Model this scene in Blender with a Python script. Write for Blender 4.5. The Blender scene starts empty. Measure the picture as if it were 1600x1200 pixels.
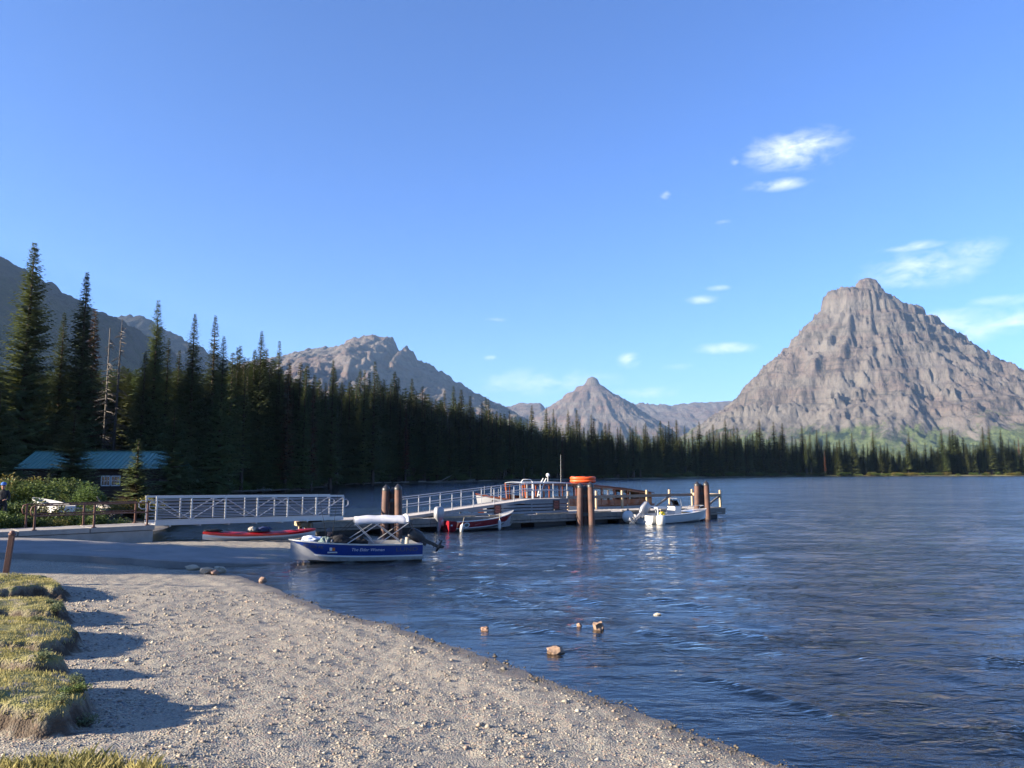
import bpy, bmesh, math, random
import numpy as np
from mathutils import Vector, Matrix

# ---------------------------------------------------------------- camera, sky, sun, exposure
SC = bpy.context.scene
COL = SC.collection
F = 1186.0                       # focal length in photo pixels (1600 wide)
PITCH = math.radians(6.45)
H = 3.3                          # eye height above the lake
cd = bpy.data.cameras.new('camera'); cam = bpy.data.objects.new('camera', cd); COL.objects.link(cam)
cd.sensor_width = 36.0; cd.lens = F/1600*36; cd.clip_start = 0.1; cd.clip_end = 40000
cam.location = (0, 0, H); cam.rotation_euler = (math.radians(90)+PITCH, 0, 0)
SC.camera = cam

SUN_EL = math.radians(17.5); SUN_AZ = math.radians(202)     # azimuth counter-clockwise from +X
sdir = Vector((math.cos(SUN_AZ)*math.cos(SUN_EL), math.sin(SUN_AZ)*math.cos(SUN_EL), math.sin(SUN_EL)))
sl = bpy.data.lights.new('sun', 'SUN'); sl.energy = 5.0; sl.angle = math.radians(0.5); sl.color = (1.0, 0.86, 0.68)
so = bpy.data.objects.new('sun', sl); COL.objects.link(so)
so.rotation_euler = (-sdir).to_track_quat('-Z', 'Y').to_euler(); so.location = (-50, -20, 60)

def pray(u, v):
    t = -(v-600)/F
    return ((u-800)/F, math.cos(PITCH)-math.sin(PITCH)*t, math.sin(PITCH)+math.cos(PITCH)*t)
def gz(u, v, z=0.0):             # pixel ray met with a level at height z
    d = pray(u, v); k = (z-H)/d[2]; return Vector((d[0]*k, d[1]*k, z))
def gy(u, v, y):                 # pixel ray at ground distance y
    d = pray(u, v); k = y/d[1]; return Vector((d[0]*k, y, H+d[2]*k))

W = bpy.data.worlds.new('World'); SC.world = W; W.use_nodes = True
nt = W.node_tree; nt.nodes.clear()
def N(tree, typ, **kw):
    n = tree.nodes.new(typ)
    for k, v in kw.items(): setattr(n, k, v)
    return n
def math_(tree, op, a, b=None, c=None, clamp=False):
    n = tree.nodes.new('ShaderNodeMath'); n.operation = op; n.use_clamp = clamp
    for i, s in enumerate((a, b, c)):
        if s is None: continue
        if isinstance(s, (int, float)): n.inputs[i].default_value = s
        else: tree.links.new(s, n.inputs[i])
    return n.outputs[0]
sky = N(nt, 'ShaderNodeTexSky', sky_type='NISHITA', sun_disc=False)
sky.sun_elevation = SUN_EL; sky.sun_rotation = math.radians(90)-SUN_AZ
sky.altitude = 1500; sky.air_density = 1.15; sky.dust_density = 0.1; sky.ozone_density = 6.0
tc = N(nt, 'ShaderNodeTexCoord'); sep = N(nt, 'ShaderNodeSeparateXYZ'); nt.links.new(tc.outputs['Generated'], sep.inputs[0])
az = math_(nt, 'ARCTAN2', sep.outputs[0], sep.outputs[1])
el = math_(nt, 'ARCSINE', sep.outputs[2])
comb = N(nt, 'ShaderNodeCombineXYZ'); nt.links.new(az, comb.inputs[0]); nt.links.new(el, comb.inputs[1])
def cloudnoise(sx, sy, det, rough):
    mp = N(nt, 'ShaderNodeMapping'); mp.inputs['Scale'].default_value = (sx, sy, 1); nt.links.new(comb.outputs[0], mp.inputs[0])
    nz = N(nt, 'ShaderNodeTexNoise'); nz.inputs['Scale'].default_value = 1; nz.inputs['Detail'].default_value = det; nz.inputs['Roughness'].default_value = rough
    nz.inputs['Distortion'].default_value = 0.4
    nt.links.new(mp.outputs[0], nz.inputs['Vector']); return nz.outputs['Fac']
n1 = cloudnoise(26, 60, 8, 0.62)
CLOUDS = [(1240,234,68,25,1.0),(1215,289,46,9,.72),(1445,420,75,26,.72),(1520,393,40,17,.7),(1425,385,45,8,.55),(1505,508,85,24,.78),
          (1590,500,30,12,.8),(1135,545,46,9,.75),(982,563,17,11,1.1),(850,597,130,22,.5),(1040,305,10,7,.6),(1098,468,26,7,.62),(1122,450,20,5,.55),
          (768,559,13,4,.7),(772,500,26,4,.45),(1560,470,45,9,.5),(1130,347,18,4,.5),(1010,612,60,10,.45),(1060,573,30,6,.4),(1148,252,8,6,.6)]
tot = None
for (u, v, ru, rv, s) in CLOUDS:
    d = Vector(pray(u, v)).normalized(); a0 = math.atan2(d.x, d.y); e0 = math.asin(d.z)
    dx = math_(nt, 'MULTIPLY', math_(nt, 'SUBTRACT', az, a0), F*1.05/ru); dy = math_(nt, 'MULTIPLY', math_(nt, 'SUBTRACT', el, e0), F*1.02/rv)
    r2 = math_(nt, 'ADD', math_(nt, 'MULTIPLY', dx, dx), math_(nt, 'MULTIPLY', dy, dy))
    g = math_(nt, 'MULTIPLY', math_(nt, 'EXPONENT', math_(nt, 'MULTIPLY', r2, -1.1)), s)
    tot = g if tot is None else math_(nt, 'MAXIMUM', tot, g)
den = math_(nt, 'MULTIPLY', tot, math_(nt, 'MULTIPLY_ADD', n1, 3.0, -.75, clamp=False))
den = math_(nt, 'MULTIPLY', math_(nt, 'SUBTRACT', den, 0.12), 1.15, clamp=True)
den = math_(nt, 'MULTIPLY', den, 0.75)
mixc = N(nt, 'ShaderNodeMix', data_type='RGBA')
nt.links.new(den, mixc.inputs[0]); tint = N(nt, 'ShaderNodeMix', data_type='RGBA', blend_type='MULTIPLY'); tint.inputs[0].default_value = 1.0; tint.inputs[7].default_value = (.91, .91, 1.12, 1)
nt.links.new(sky.outputs[0], tint.inputs[6]); nt.links.new(tint.outputs[2], mixc.inputs[6])
mixc.inputs[7].default_value = (5.6, 5.9, 6.5, 1)
bg = N(nt, 'ShaderNodeBackground'); bg.inputs[1].default_value = 0.066
wo = N(nt, 'ShaderNodeOutputWorld'); nt.links.new(mixc.outputs[2], bg.inputs[0]); nt.links.new(bg.outputs[0], wo.inputs[0])
SC.view_settings.view_transform = 'Standard'; SC.view_settings.look = 'None'; SC.view_settings.gamma = 1.0
SC.view_settings.exposure = 2.0
SC.view_settings.use_curve_mapping = False
SC.cycles.use_denoising = True
SC.cycles.max_bounces = 6; SC.cycles.transparent_max_bounces = 12; SC.cycles.volume_bounces = 0
SC.cycles.caustics_reflective = False; SC.cycles.caustics_refractive = False
SC.cycles.sample_clamp_indirect = 6

rng = np.random.default_rng(7); R = random.Random(11)

# ---------------------------------------------------------------- helpers
def tag(o, label=None, cat=None, group=None, kind=None):
    if label: o['label'] = label
    if cat: o['category'] = cat
    if group: o['group'] = group
    if kind: o['kind'] = kind
    return o
def empty(name, loc=(0, 0, 0), rz=0.0, label=None, cat=None, group=None):
    o = bpy.data.objects.new(name, None); COL.objects.link(o); o.location = loc; o.rotation_euler = (0, 0, rz)
    o.empty_display_size = 0.2
    return tag(o, label, cat, group)
def link(name, me, parent=None):
    o = bpy.data.objects.new(name, me); COL.objects.link(o); o.parent = parent; return o
def fastmesh(name, V, Fq, mat=None, smooth=False):
    """V (n,3), Fq (m,k) arrays"""
    V = np.asarray(V, dtype=np.float32); Fq = np.asarray(Fq, dtype=np.int32)
    me = bpy.data.meshes.new(name); k = Fq.shape[1]
    me.vertices.add(len(V)); me.vertices.foreach_set('co', V.ravel())
    me.loops.add(Fq.size); me.loops.foreach_set('vertex_index', Fq.ravel())
    me.polygons.add(len(Fq)); me.polygons.foreach_set('loop_start', np.arange(0, Fq.size, k, dtype=np.int32))
    if smooth: me.polygons.foreach_set('use_smooth', np.ones(len(Fq), dtype=bool))
    me.update(calc_edges=True)
    if mat: me.materials.append(mat)
    return me
def gridfaces(ny, nx):
    i = np.arange(ny*nx).reshape(ny, nx)
    return np.stack([i[:-1, :-1], i[:-1, 1:], i[1:, 1:], i[1:, :-1]], -1).reshape(-1, 4)
def attr(me, name, vals):
    a = me.attributes.new(name, 'FLOAT', 'POINT'); a.data.foreach_set('value', np.asarray(vals, dtype=np.float32).ravel())

class MB:
    def __init__(s): s.v = []; s.f = []
    def add(s, vs, fs):
        o = len(s.v); s.v += [tuple(v) for v in vs]; s.f += [tuple(i+o for i in f) for f in fs]; return s
    def box(s, c, sz, rz=0.0, ax=None):
        c = Vector(c); hx, hy, hz = sz[0]/2, sz[1]/2, sz[2]/2
        M = Matrix.Rotation(rz, 3, 'Z') if ax is None else ax
        P = [c + M @ Vector((x*hx, y*hy, z*hz)) for x in (-1, 1) for y in (-1, 1) for z in (-1, 1)]
        return s.add(P, [(0, 1, 3, 2), (4, 6, 7, 5), (0, 4, 5, 1), (2, 3, 7, 6), (0, 2, 6, 4), (1, 5, 7, 3)])
    def beam(s, p0, p1, w, h):
        p0 = Vector(p0); p1 = Vector(p1); d = (p1-p0); L = d.length; d.normalize()
        up = Vector((0, 0, 1)) if abs(d.z) < 0.95 else Vector((0, 1, 0))
        y = up.cross(d).normalized(); z = d.cross(y)
        return s.box((p0+p1)/2, (L, w, h), ax=Matrix((d, y, z)).transposed())
    def tube(s, p0, p1, r0, r1=None, n=8, cap=True):
        return s.poly([p0, p1], [r0, r0 if r1 is None else r1], n, cap)
    def poly(s, pts, rad, n=8, cap=True, closed=False):
        pts = [Vector(p) for p in pts]; m = len(pts)
        if isinstance(rad, (int, float)): rad = [rad]*m
        rows = []; prev = None
        for i, p in enumerate(pts):
            a = pts[(i-1) % m] if (i > 0 or closed) else p; b = pts[(i+1) % m] if (i < m-1 or closed) else p
            d = (b-a).normalized()
            if prev is None:
                up = Vector((0, 0, 1)) if abs(d.z) < 0.9 else Vector((1, 0, 0)); x = up.cross(d).normalized()
            else: x = (prev - d*prev.dot(d)).normalized()
            prev = x; y = d.cross(x)
            rows.append([p + (x*math.cos(t)+y*math.sin(t))*rad[i] for t in [2*math.pi*k/n for k in range(n)]])
        return s.rows(rows, ring=True, cap=cap and not closed, loop=closed)
    def rows(s, rows, ring=False, cap=False, loop=False):
        n = len(rows[0]); o = len(s.v)
        for r in rows: s.v += [tuple(p) for p in r]
        m = len(rows)
        for i in range(m if loop else m-1):
            for k in range(n if ring else n-1):
                k2 = (k+1) % n; i2 = (i+1) % m
                s.f.append((o+i*n+k, o+i*n+k2, o+i2*n+k2, o+i2*n+k))
        if cap:
            s.f.append(tuple(o+k for k in range(n))[::-1]); s.f.append(tuple(o+(m-1)*n+k for k in range(n)))
        return s
    def lathe(s, c, prof, n=14, ax=None):
        c = Vector(c); M = ax if ax else Matrix.Identity(3)
        return s.rows([[c + M @ Vector((r*math.cos(2*math.pi*k/n), r*math.sin(2*math.pi*k/n), z)) for k in range(n)] for (r, z) in prof], ring=True, cap=True)
    def ell(s, c, r, n=14, m=9, ax=None, jit=0, rnd=None):
        c = Vector(c); M = ax if ax else Matrix.Identity(3); rows = []
        for i in range(m):
            t = math.pi*(i+0.02)/(m-0.96)
            rows.append([])
            for k in range(n):
                a = 2*math.pi*k/n; j = 1+(rnd.uniform(-jit, jit) if jit else 0)
                rows[-1].append(c + M @ Vector((r[0]*math.sin(t)*math.cos(a)*j, r[1]*math.sin(t)*math.sin(a)*j, r[2]*math.cos(t)*j)))
        return s.rows(rows, ring=True, cap=True)
    def mesh(s, name, mat, smooth=False, bevel=0):
        me = bpy.data.meshes.new(name); me.from_pydata(s.v, [], s.f); me.update()
        if bevel or True:
            bm = bmesh.new(); bm.from_mesh(me)
            if bevel:
                bmesh.ops.bevel(bm, geom=[e for e in bm.edges if len(e.link_faces) == 2 and e.calc_face_angle() > 0.6], offset=bevel, segments=2, affect='EDGES', profile=0.6)
            bmesh.ops.recalc_face_normals(bm, faces=bm.faces[:]); bm.to_mesh(me); bm.free()
        if smooth:
            for p in me.polygons: p.use_smooth = True
            try: me.set_sharp_from_angle(angle=math.radians(smooth if smooth is not True else 45))
            except Exception: pass
        if mat: me.materials.append(mat)
        return me
    def build(s, name, mat, parent=None, smooth=False, bevel=0):
        return link(name, s.mesh(name, mat, smooth, bevel), parent)
def copy_tree(o, parent=None):
    c = o.copy(); COL.objects.link(c); c.parent = parent
    for ch in list(o.children): copy_tree(ch, c)
    return c
def text_mesh(body, size, shear=0.0):
    cu = bpy.data.curves.new('lettering', 'FONT'); cu.body = body; cu.size = size; cu.shear = shear; cu.resolution_u = 3
    o = bpy.data.objects.new('lettering', cu); COL.objects.link(o)
    dg = bpy.context.evaluated_depsgraph_get(); dg.update()
    me = bpy.data.meshes.new_from_object(o.evaluated_get(dg)); bpy.data.objects.remove(o); return me

# numpy gradient noise
_perm = np.random.default_rng(3).permutation(4096).astype(np.int64); _ang = np.random.default_rng(4).uniform(0, 2*np.pi, 4096)
def perlin(x, y, seed=0):
    x = np.asarray(x, float)+seed*17.31; y = np.asarray(y, float)+seed*9.77
    xi = np.floor(x).astype(np.int64); yi = np.floor(y).astype(np.int64); xf = x-xi; yf = y-yi
    def g(ix, iy, dx, dy):
        a = _ang[_perm[(_perm[(ix+seed*131) & 4095]+iy) & 4095]]; return np.cos(a)*dx+np.sin(a)*dy
    s = lambda t: t*t*t*(t*(t*6-15)+10)
    u = s(xf); w = s(yf)
    a = g(xi, yi, xf, yf)*(1-u)+g(xi+1, yi, xf-1, yf)*u; b = g(xi, yi+1, xf, yf-1)*(1-u)+g(xi+1, yi+1, xf-1, yf-1)*u
    return (a*(1-w)+b*w)*1.5
def fbm(x, y, o=5, seed=0, gain=0.5, ridged=False):
    t = 0; a = 1; n = 0
    for i in range(o):
        p = perlin(x*2**i, y*2**i, seed+i)
        t = t+a*((1-2*np.abs(p)) if ridged else p); n += a; a *= gain
    return t/n
def sstep(a, b, x):
    t = np.clip((x-a)/(b-a), 0, 1); return t*t*(3-2*t)

# ---------------------------------------------------------------- materials
def mat(name, color, rough=0.6, metal=0.0, noise=None, bump=None, rand=0.0, spec=0.5, coat=0.0, coord='Object', k=.84):
    """noise = (scale, amount, [second colour]); bump = (scale, strength, distance)"""
    color = tuple(c*k for c in color)
    if noise and len(noise) > 2: noise = (noise[0], noise[1], tuple(c*k for c in noise[2]))
    m = bpy.data.materials.new(name); m.use_nodes = True; t = m.node_tree; b = t.nodes['Principled BSDF']
    b.inputs['Roughness'].default_value = rough; b.inputs['Metallic'].default_value = metal; b.inputs['Specular IOR Level'].default_value = spec
    b.inputs['Coat Weight'].default_value = coat
    c4 = (*color, 1); b.inputs['Base Color'].default_value = c4
    out = None; tcn = t.nodes.new('ShaderNodeTexCoord')
    if noise:
        nz = t.nodes.new('ShaderNodeTexNoise'); nz.inputs['Scale'].default_value = noise[0]; nz.inputs['Detail'].default_value = 6; nz.inputs['Roughness'].default_value = 0.65
        t.links.new(tcn.outputs[coord], nz.inputs['Vector'])
        mx = t.nodes.new('ShaderNodeMix'); mx.data_type = 'RGBA'
        c2 = noise[2] if len(noise) > 2 else tuple(c*0.5 for c in color)
        mx.inputs[6].default_value = c4; mx.inputs[7].default_value = (*c2, 1)
        rp = t.nodes.new('ShaderNodeMapRange'); rp.inputs['From Min'].default_value = 0.38; rp.inputs['From Max'].default_value = 0.68; rp.inputs['To Max'].default_value = noise[1]
        t.links.new(nz.outputs['Fac'], rp.inputs['Value']); t.links.new(rp.outputs[0], mx.inputs[0]); out = mx.outputs[2]
    if rand:
        oi = t.nodes.new('ShaderNodeObjectInfo'); hs = t.nodes.new('ShaderNodeHueSaturation')
        v = math_(t, 'MULTIPLY_ADD', oi.outputs['Random'], rand, 1-rand/2)
        t.links.new(v, hs.inputs['Value'])
        hv = math_(t, 'MULTIPLY_ADD', math_(t, 'FRACT', math_(t, 'MULTIPLY', oi.outputs['Random'], 7.3)), 0.05*rand, 0.5-0.03*rand); t.links.new(hv, hs.inputs['Hue'])
        if out: t.links.new(out, hs.inputs['Color'])
        else: hs.inputs['Color'].default_value = c4
        out = hs.outputs[0]
    if out: t.links.new(out, b.inputs['Base Color'])
    if bump:
        nb = t.nodes.new('ShaderNodeTexNoise'); nb.inputs['Scale'].default_value = bump[0]; nb.inputs['Detail'].default_value = 5
        t.links.new(tcn.outputs[coord], nb.inputs['Vector'])
        bp = t.nodes.new('ShaderNodeBump'); bp.inputs['Strength'].default_value = bump[1]; bp.inputs['Distance'].default_value = bump[2]
        t.links.new(nb.outputs['Fac'], bp.inputs['Height']); t.links.new(bp.outputs[0], b.inputs['Normal'])
    return m
M = {}
M['alu'] = mat('aluminium', (.46, .47, .48), .42, .6, noise=(6, .35, (.34, .35, .36)))
M['galv'] = mat('galvanised', (.55, .56, .56), .45, .6, noise=(9, .4, (.38, .39, .40)))
M['steel_brown'] = mat('brown_steel', (.13, .055, .035), .55, .1, noise=(5, .7, (.06, .03, .022)), bump=(30, .25, .01))
M['cap_black'] = mat('black_cap', (.025, .025, .028), .45)
M['pile'] = mat('pile_rust', (.125, .058, .040), .7, .0, noise=(4, .9, (.055, .032, .025)), bump=(18, .3, .01))
M['wood_grey'] = mat('weathered_wood', (.23, .20, .165), .8, 0, noise=(5, .8, (.12, .105, .09)), bump=(25, .3, .005), rand=.35)
M['wood_tan'] = mat('tan_wood', (.42, .32, .20), .75, 0, noise=(6, .6, (.26, .19, .12)), bump=(25, .25, .005), rand=.3)
M['deck'] = mat('deck_boards', (.46, .43, .39), .8, 0, noise=(3, .7, (.30, .28, .25)), rand=.2)
M['slat'] = mat('grey_slat', (.26, .265, .27), .7, 0, noise=(5, .6, (.17, .175, .18)), rand=.3)
M['float'] = mat('black_float', (.018, .018, .018), .6)
M['concrete'] = mat('concrete', (.36, .33, .29), .9, 0, noise=(2.5, .7, (.24, .22, .19)), bump=(40, .4, .004))
M['white_gel'] = mat('white_gelcoat', (.60, .60, .585), .3, 0, noise=(3, .3, (.48, .47, .44)), coat=.3)
M['blue_paint'] = mat('blue_paint', (.008, .038, .22), .35, 0, noise=(4, .6, (.010, .030, .15)), coat=.35)
M['red_paint'] = mat('maroon_paint', (.23, .008, .016), .3, 0, noise=(4, .4, (.15, .008, .014)), coat=.4)
M['bare_alu'] = mat('bare_hull_alu', (.50, .51, .50), .42, .55, noise=(5, .7, (.32, .31, .28)))
M['dark_int'] = mat('grey_interior', (.30, .31, .33), .7, 0, noise=(5, .4, (.2, .21, .22)))
M['stripe'] = mat('white_stripe', (.72, .73, .74), .4)
M['black'] = mat('black_cloth', (.012, .012, .014), .85, 0, bump=(14, .5, .02))
M['black_gloss'] = mat('black_motor', (.010, .011, .016), .45, 0, coat=.1)
M['silver'] = mat('silver_motor', (.30, .31, .33), .4, .3)
M['canvas'] = mat('white_canvas', (.56, .57, .59), .8, 0, noise=(4, .3, (.58, .6, .63)), bump=(6, .4, .03))
M['seat_tan'] = mat('tan_vinyl', (.50, .45, .37), .6, 0, noise=(6, .4))
M['letter_white'] = mat('white_lettering', (.72, .72, .70), .6)
M['letter_grey'] = mat('grey_lettering', (.10, .10, .09), .6)
M['letter_black'] = mat('black_lettering', (.02, .02, .02), .6)
M['orange'] = mat('orange_sticker', (.55, .16, .03), .5)
M['mahog'] = mat('varnished_mahogany', (.25, .062, .020), .3, 0, noise=(5, .6, (.13, .032, .012)), coat=.5)
M['roof_grey'] = mat('grey_boat_roof', (.20, .23, .28), .6, 0, noise=(3, .3))
M['roof_brown'] = mat('brown_boat_roof', (.16, .045, .022), .45, 0, noise=(3, .5))
M['raft'] = mat('orange_raft', (.72, .10, .015), .5, 0, noise=(5, .4, (.5, .07, .012)))
M['kayak_red'] = mat('kayak_red', (.50, .014, .016), .25, 0, noise=(3, .3), coat=.5)
M['rubber'] = mat('white_fender', (.56, .55, .51), .5, 0, noise=(6, .4, (.55, .52, .46)))
M['yellow'] = mat('yellow_plastic', (.75, .55, .02), .4)
M['sign_brown'] = mat('brown_sign', (.075, .025, .016), .6)
M['sign_red'] = mat('sign_red', (.42, .10, .06), .6)
M['rope'] = mat('rope', (.40, .35, .26), .9)
M['skin'] = mat('skin', (.46, .24, .16), .5, 0, noise=(20, .3, (.40, .19, .13)))
M['cap_blue'] = mat('blue_cap', (.02, .12, .42), .8)
M['grey_cloth'] = mat('grey_cloth', (.10, .10, .11), .9)
M['teal'] = mat('teal_metal_roof', (.125, .29, .245), .5, .1, noise=(1.2, .5, (.095, .23, .20)), rand=.14)
M['logwall'] = mat('dark_brown_boards', (.045, .025, .016), .85, 0, noise=(4, .6), bump=(12, .4, .01), rand=.4)
M['white_trim'] = mat('white_trim', (.72, .72, .70), .6)
def glassmat():
    m = mat('window_glass', (.02, .025, .03), .06, 0, spec=.8); return m
M['glass'] = glassmat()
def cleargl():
    m = bpy.data.materials.new('clear_glass'); m.use_nodes = True; t = m.node_tree; t.nodes.clear()
    o = t.nodes.new('ShaderNodeOutputMaterial'); mx = t.nodes.new('ShaderNodeMixShader'); tr = t.nodes.new('ShaderNodeBsdfTransparent'); g = t.nodes.new('ShaderNodeBsdfGlossy')
    tr.inputs[0].default_value = (.86, .9, .92, 1); g.inputs['Roughness'].default_value = .03
    fr = t.nodes.new('ShaderNodeFresnel'); fr.inputs[0].default_value = 1.45
    t.links.new(fr.outputs[0], mx.inputs[0]); t.links.new(tr.outputs[0], mx.inputs[1]); t.links.new(g.outputs[0], mx.inputs[2]); t.links.new(mx.outputs[0], o.inputs[0]); return m
M['clear'] = cleargl()
M['bark'] = mat('bark', (.095, .07, .052), .95, 0, noise=(6, .7, (.05, .037, .028)), bump=(14, .6, .03), rand=.4)
M['bark_dead'] = mat('dead_bark', (.16, .145, .13), .95, 0, noise=(5, .6, (.09, .08, .07)), bump=(14, .5, .02), rand=.4)
M['drift'] = mat('driftwood', (.30, .275, .245), .9, 0, noise=(5, .7, (.18, .16, .14)), bump=(12, .5, .02), rand=.3)
def leafmat(name, c1, c2, c3=None, rand=.5, scale=.8):
    m = mat(name, c1, .65, 0, noise=(scale, 1.0, c2), rand=rand, spec=.3, k=1.0)
    t = m.node_tree; b = t.nodes['Principled BSDF']; out = [n for n in t.nodes if n.type == 'OUTPUT_MATERIAL'][0]
    tr = t.nodes.new('ShaderNodeBsdfTranslucent'); mx = t.nodes.new('ShaderNodeMixShader'); mx.inputs[0].default_value = .28
    src = b.inputs['Base Color'].links[0].from_socket
    t.links.new(src, tr.inputs[0]); t.links.new(b.outputs[0], mx.inputs[1]); t.links.new(tr.outputs[0], mx.inputs[2]); t.links.new(mx.outputs[0], out.inputs[0])
    return m
M['needle'] = leafmat('conifer_needles', (.120, .142, .048), (.058, .086, .032), rand=.7, scale=.35)
M['needle_brown'] = leafmat('rust_needles', (.060, .072, .030), (.19, .060, .028), rand=.3, scale=.5)
M['needle_rust'] = leafmat('dead_needles', (.20, .075, .038), (.12, .055, .03), rand=.3)
M['needle_young'] = leafmat('young_needles', (.13, .17, .055), (.085, .115, .040), rand=.3)
M['shrub'] = leafmat('shrub_leaves', (.10, .145, .035), (.06, .085, .024), rand=.6, scale=2.0)
M['shrub_y'] = leafmat('yellowing_leaves', (.20, .17, .04), (.08, .10, .026), rand=.4, scale=2.0)
M['sage'] = leafmat('sage_leaves', (.17, .20, .10), (.10, .125, .055), rand=.3, scale=4.0)
M['grass'] = leafmat('dry_grass', (.34, .29, .11), (.17, .175, .055), rand=0.01, scale=1.4)
M['rock'] = mat('lake_rock', (.30, .19, .125), .75, 0, noise=(5, .8, (.17, .12, .09)), bump=(9, .6, .04), rand=.3)
M['rock_pale'] = mat('pale_rock', (.46, .40, .30), .85, 0, noise=(5, .6, (.32, .27, .2)), bump=(9, .6, .03), rand=.2)

# ---------------------------------------------------------------- ground and lake bed (one sheet to the horizon)
LAKE = np.array([(3.0,8.88),(1.9,10.5),(.15,13.1),(-2.6,16.65),(-4.6,18.7),(-6.6,21.7),(-8.8,24.5),(-9.6,25.4),(-11.2,25.95),(-9.6,26.3),(-8.3,27.2),(-7.9,28.2),(-8.4,31),(-9.0,34.2),(-10.5,36.4),
    (-13,36.2),(-14.9,36.0),(-16.6,35.7),(-18.6,38),(-20,45),(-27,58),(-36,78),(-40,96),(-36,114),(-37,159),(-30,181),(0,235),(48,286),(127,381),(282,421),(700,440),(700,-60),(40,-40),(14,-8),(9.4,-1),(6.5,3.5),(4.8,6.5)], float)
def sdist(px, py, poly):
    d2 = np.full(px.shape, 1e18); inside = np.zeros(px.shape, bool); n = len(poly)
    for i in range(n):
        ax, ay = poly[i]; bx, by = poly[(i+1) % n]; ex, ey = bx-ax, by-ay
        t = np.clip(((px-ax)*ex+(py-ay)*ey)/(ex*ex+ey*ey), 0, 1)
        d2 = np.minimum(d2, (px-ax-t*ex)**2+(py-ay-t*ey)**2)
        c = ((ay > py) != (by > py))
        with np.errstate(divide='ignore', invalid='ignore'):
            inside ^= c & (px < (bx-ax)*(py-ay)/(by-ay+1e-30)+ax)
    return np.where(inside, 1, -1)*np.sqrt(d2)
TURF_PX = [[(-90,877),(40,876),(85,879),(101,888),(96,894),(60,893),(20,899),(-90,901)],
    [(-90,915),(25,912),(60,909),(100,912),(104,922),(85,927),(35,926),(-90,930)],
    [(-120,944),(20,941),(80,940),(113,944),(120,957),(106,966),(60,974),(-120,976)],
    [(-120,995),(40,990),(85,987),(101,993),(96,1002),(50,1006),(-120,1006)],
    [(-160,1027),(30,1020),(90,1016),(135,1030),(143,1050),(120,1072),(72,1084),(20,1078),(-160,1086)]]
TURF = [np.array([gz(u, v, 1.02)[:2] for u, v in p]) for p in TURF_PX]
def lake_d(x, y):                # + over water, - over land
    wob = 0.14*perlin(x/2.4, y/2.4, 21)+0.05*perlin(x/.55, y/.55, 22)
    far = sstep(60, 140, np.hypot(x, y)); wob = wob+far*3.0*perlin(x/17, y/17, 23)
    return sdist(x, y, LAKE)+wob
def ground_z(x, y, full=False):
    x = np.asarray(x, float); y = np.asarray(y, float)
    d = lake_d(x, y); L = np.maximum(-d, 0); Wd = np.maximum(d, 0)
    z = np.where(L < 7, .075*L, .525+.06*np.minimum(L-7, 9)+.015*np.maximum(L-16, 0))
    z = np.minimum(z, 1.25+.012*np.maximum(L-20, 0)); z = np.minimum(z, 14)
    z = z-.05*np.minimum(Wd, 12)-.10*np.clip(Wd-12, 0, 70)
    z += .50*np.exp(-((x+1)**2+(y-1.0)**2)/34)*sstep(1, 5, L)
    near = np.exp(-np.maximum(np.hypot(x+5, y-14)-22, 0)/8)
    land = sstep(-.2, .6, L)
    z += near*(.035*perlin(x/1.6, y/1.6, 31)*sstep(.2, 2.2, L)+.014*perlin(x/.42, y/.42, 32)*(.2+sstep(.1, 1.2, L))+land*.024*np.minimum(perlin(x/.17, y/.22, 33), .12))
    # small berm lines on the beach
    z += near*land*.02*np.exp(-((L-1.1-.3*perlin(x/2, y/2, 35))/.25)**2)
    turf = np.zeros_like(z); frac = np.zeros_like(z); soil = np.zeros_like(z)
    for i, p in enumerate(TURF):
        sd = sdist(x, y, p)+.10*perlin(x/.45, y/.45, 41+i)+.05*perlin(x/.15, y/.15, 51+i)
        sd = sd+.09*perlin(x/.28, y/.28, 45+i)+.05*perlin(x/.1, y/.1, 47); fr1 = sstep(-.09, .09, sd); soil = np.maximum(soil, sstep(-.15, -.06, sd)*sstep(.08, .02, sd)); frac = np.maximum(frac, fr1); turf = np.maximum(turf, fr1*(.27+.05*perlin(x/.9, y/.9, 61)+.03*sstep(0, .5, sd)+.02*perlin(x/.2, y/.2, 62)))
    z = z+turf
    return (z, d, frac, soil) if full else z
def gz1(x, y): return float(ground_z(np.array([x]), np.array([y]))[0])
def axis(first, segs, last):
    out = list(first)
    for a, b, st in segs: out += list(np.arange(a, b-1e-6, st))
    return np.array(out+list(last))
xs = axis([-9500,-5000,-2500,-1200,-600,-300,-200,-150,-120], [(-100,-50,5),(-50,-22,1.4),(-22,-15,.3),(-15,4.5,.065),(4.5,20,.4),(20,80,3),(80,420,12)], [420,600,1000,2000,4000,9500])
ys = axis([-550,-100,-30,-10], [(-6,2,1),(2,21,.062),(21,40,.13),(40,60,.5),(60,120,2),(120,300,5),(300,480,8)], [480,600,900,1500,3000,6000,11500])
X, Y = np.meshgrid(xs, ys); Z, D_, T_, S_ = ground_z(X, Y, True)
far = np.hypot(X, Y); Z = np.where(far > 1000, np.minimum(Z, 12), Z)
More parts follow.
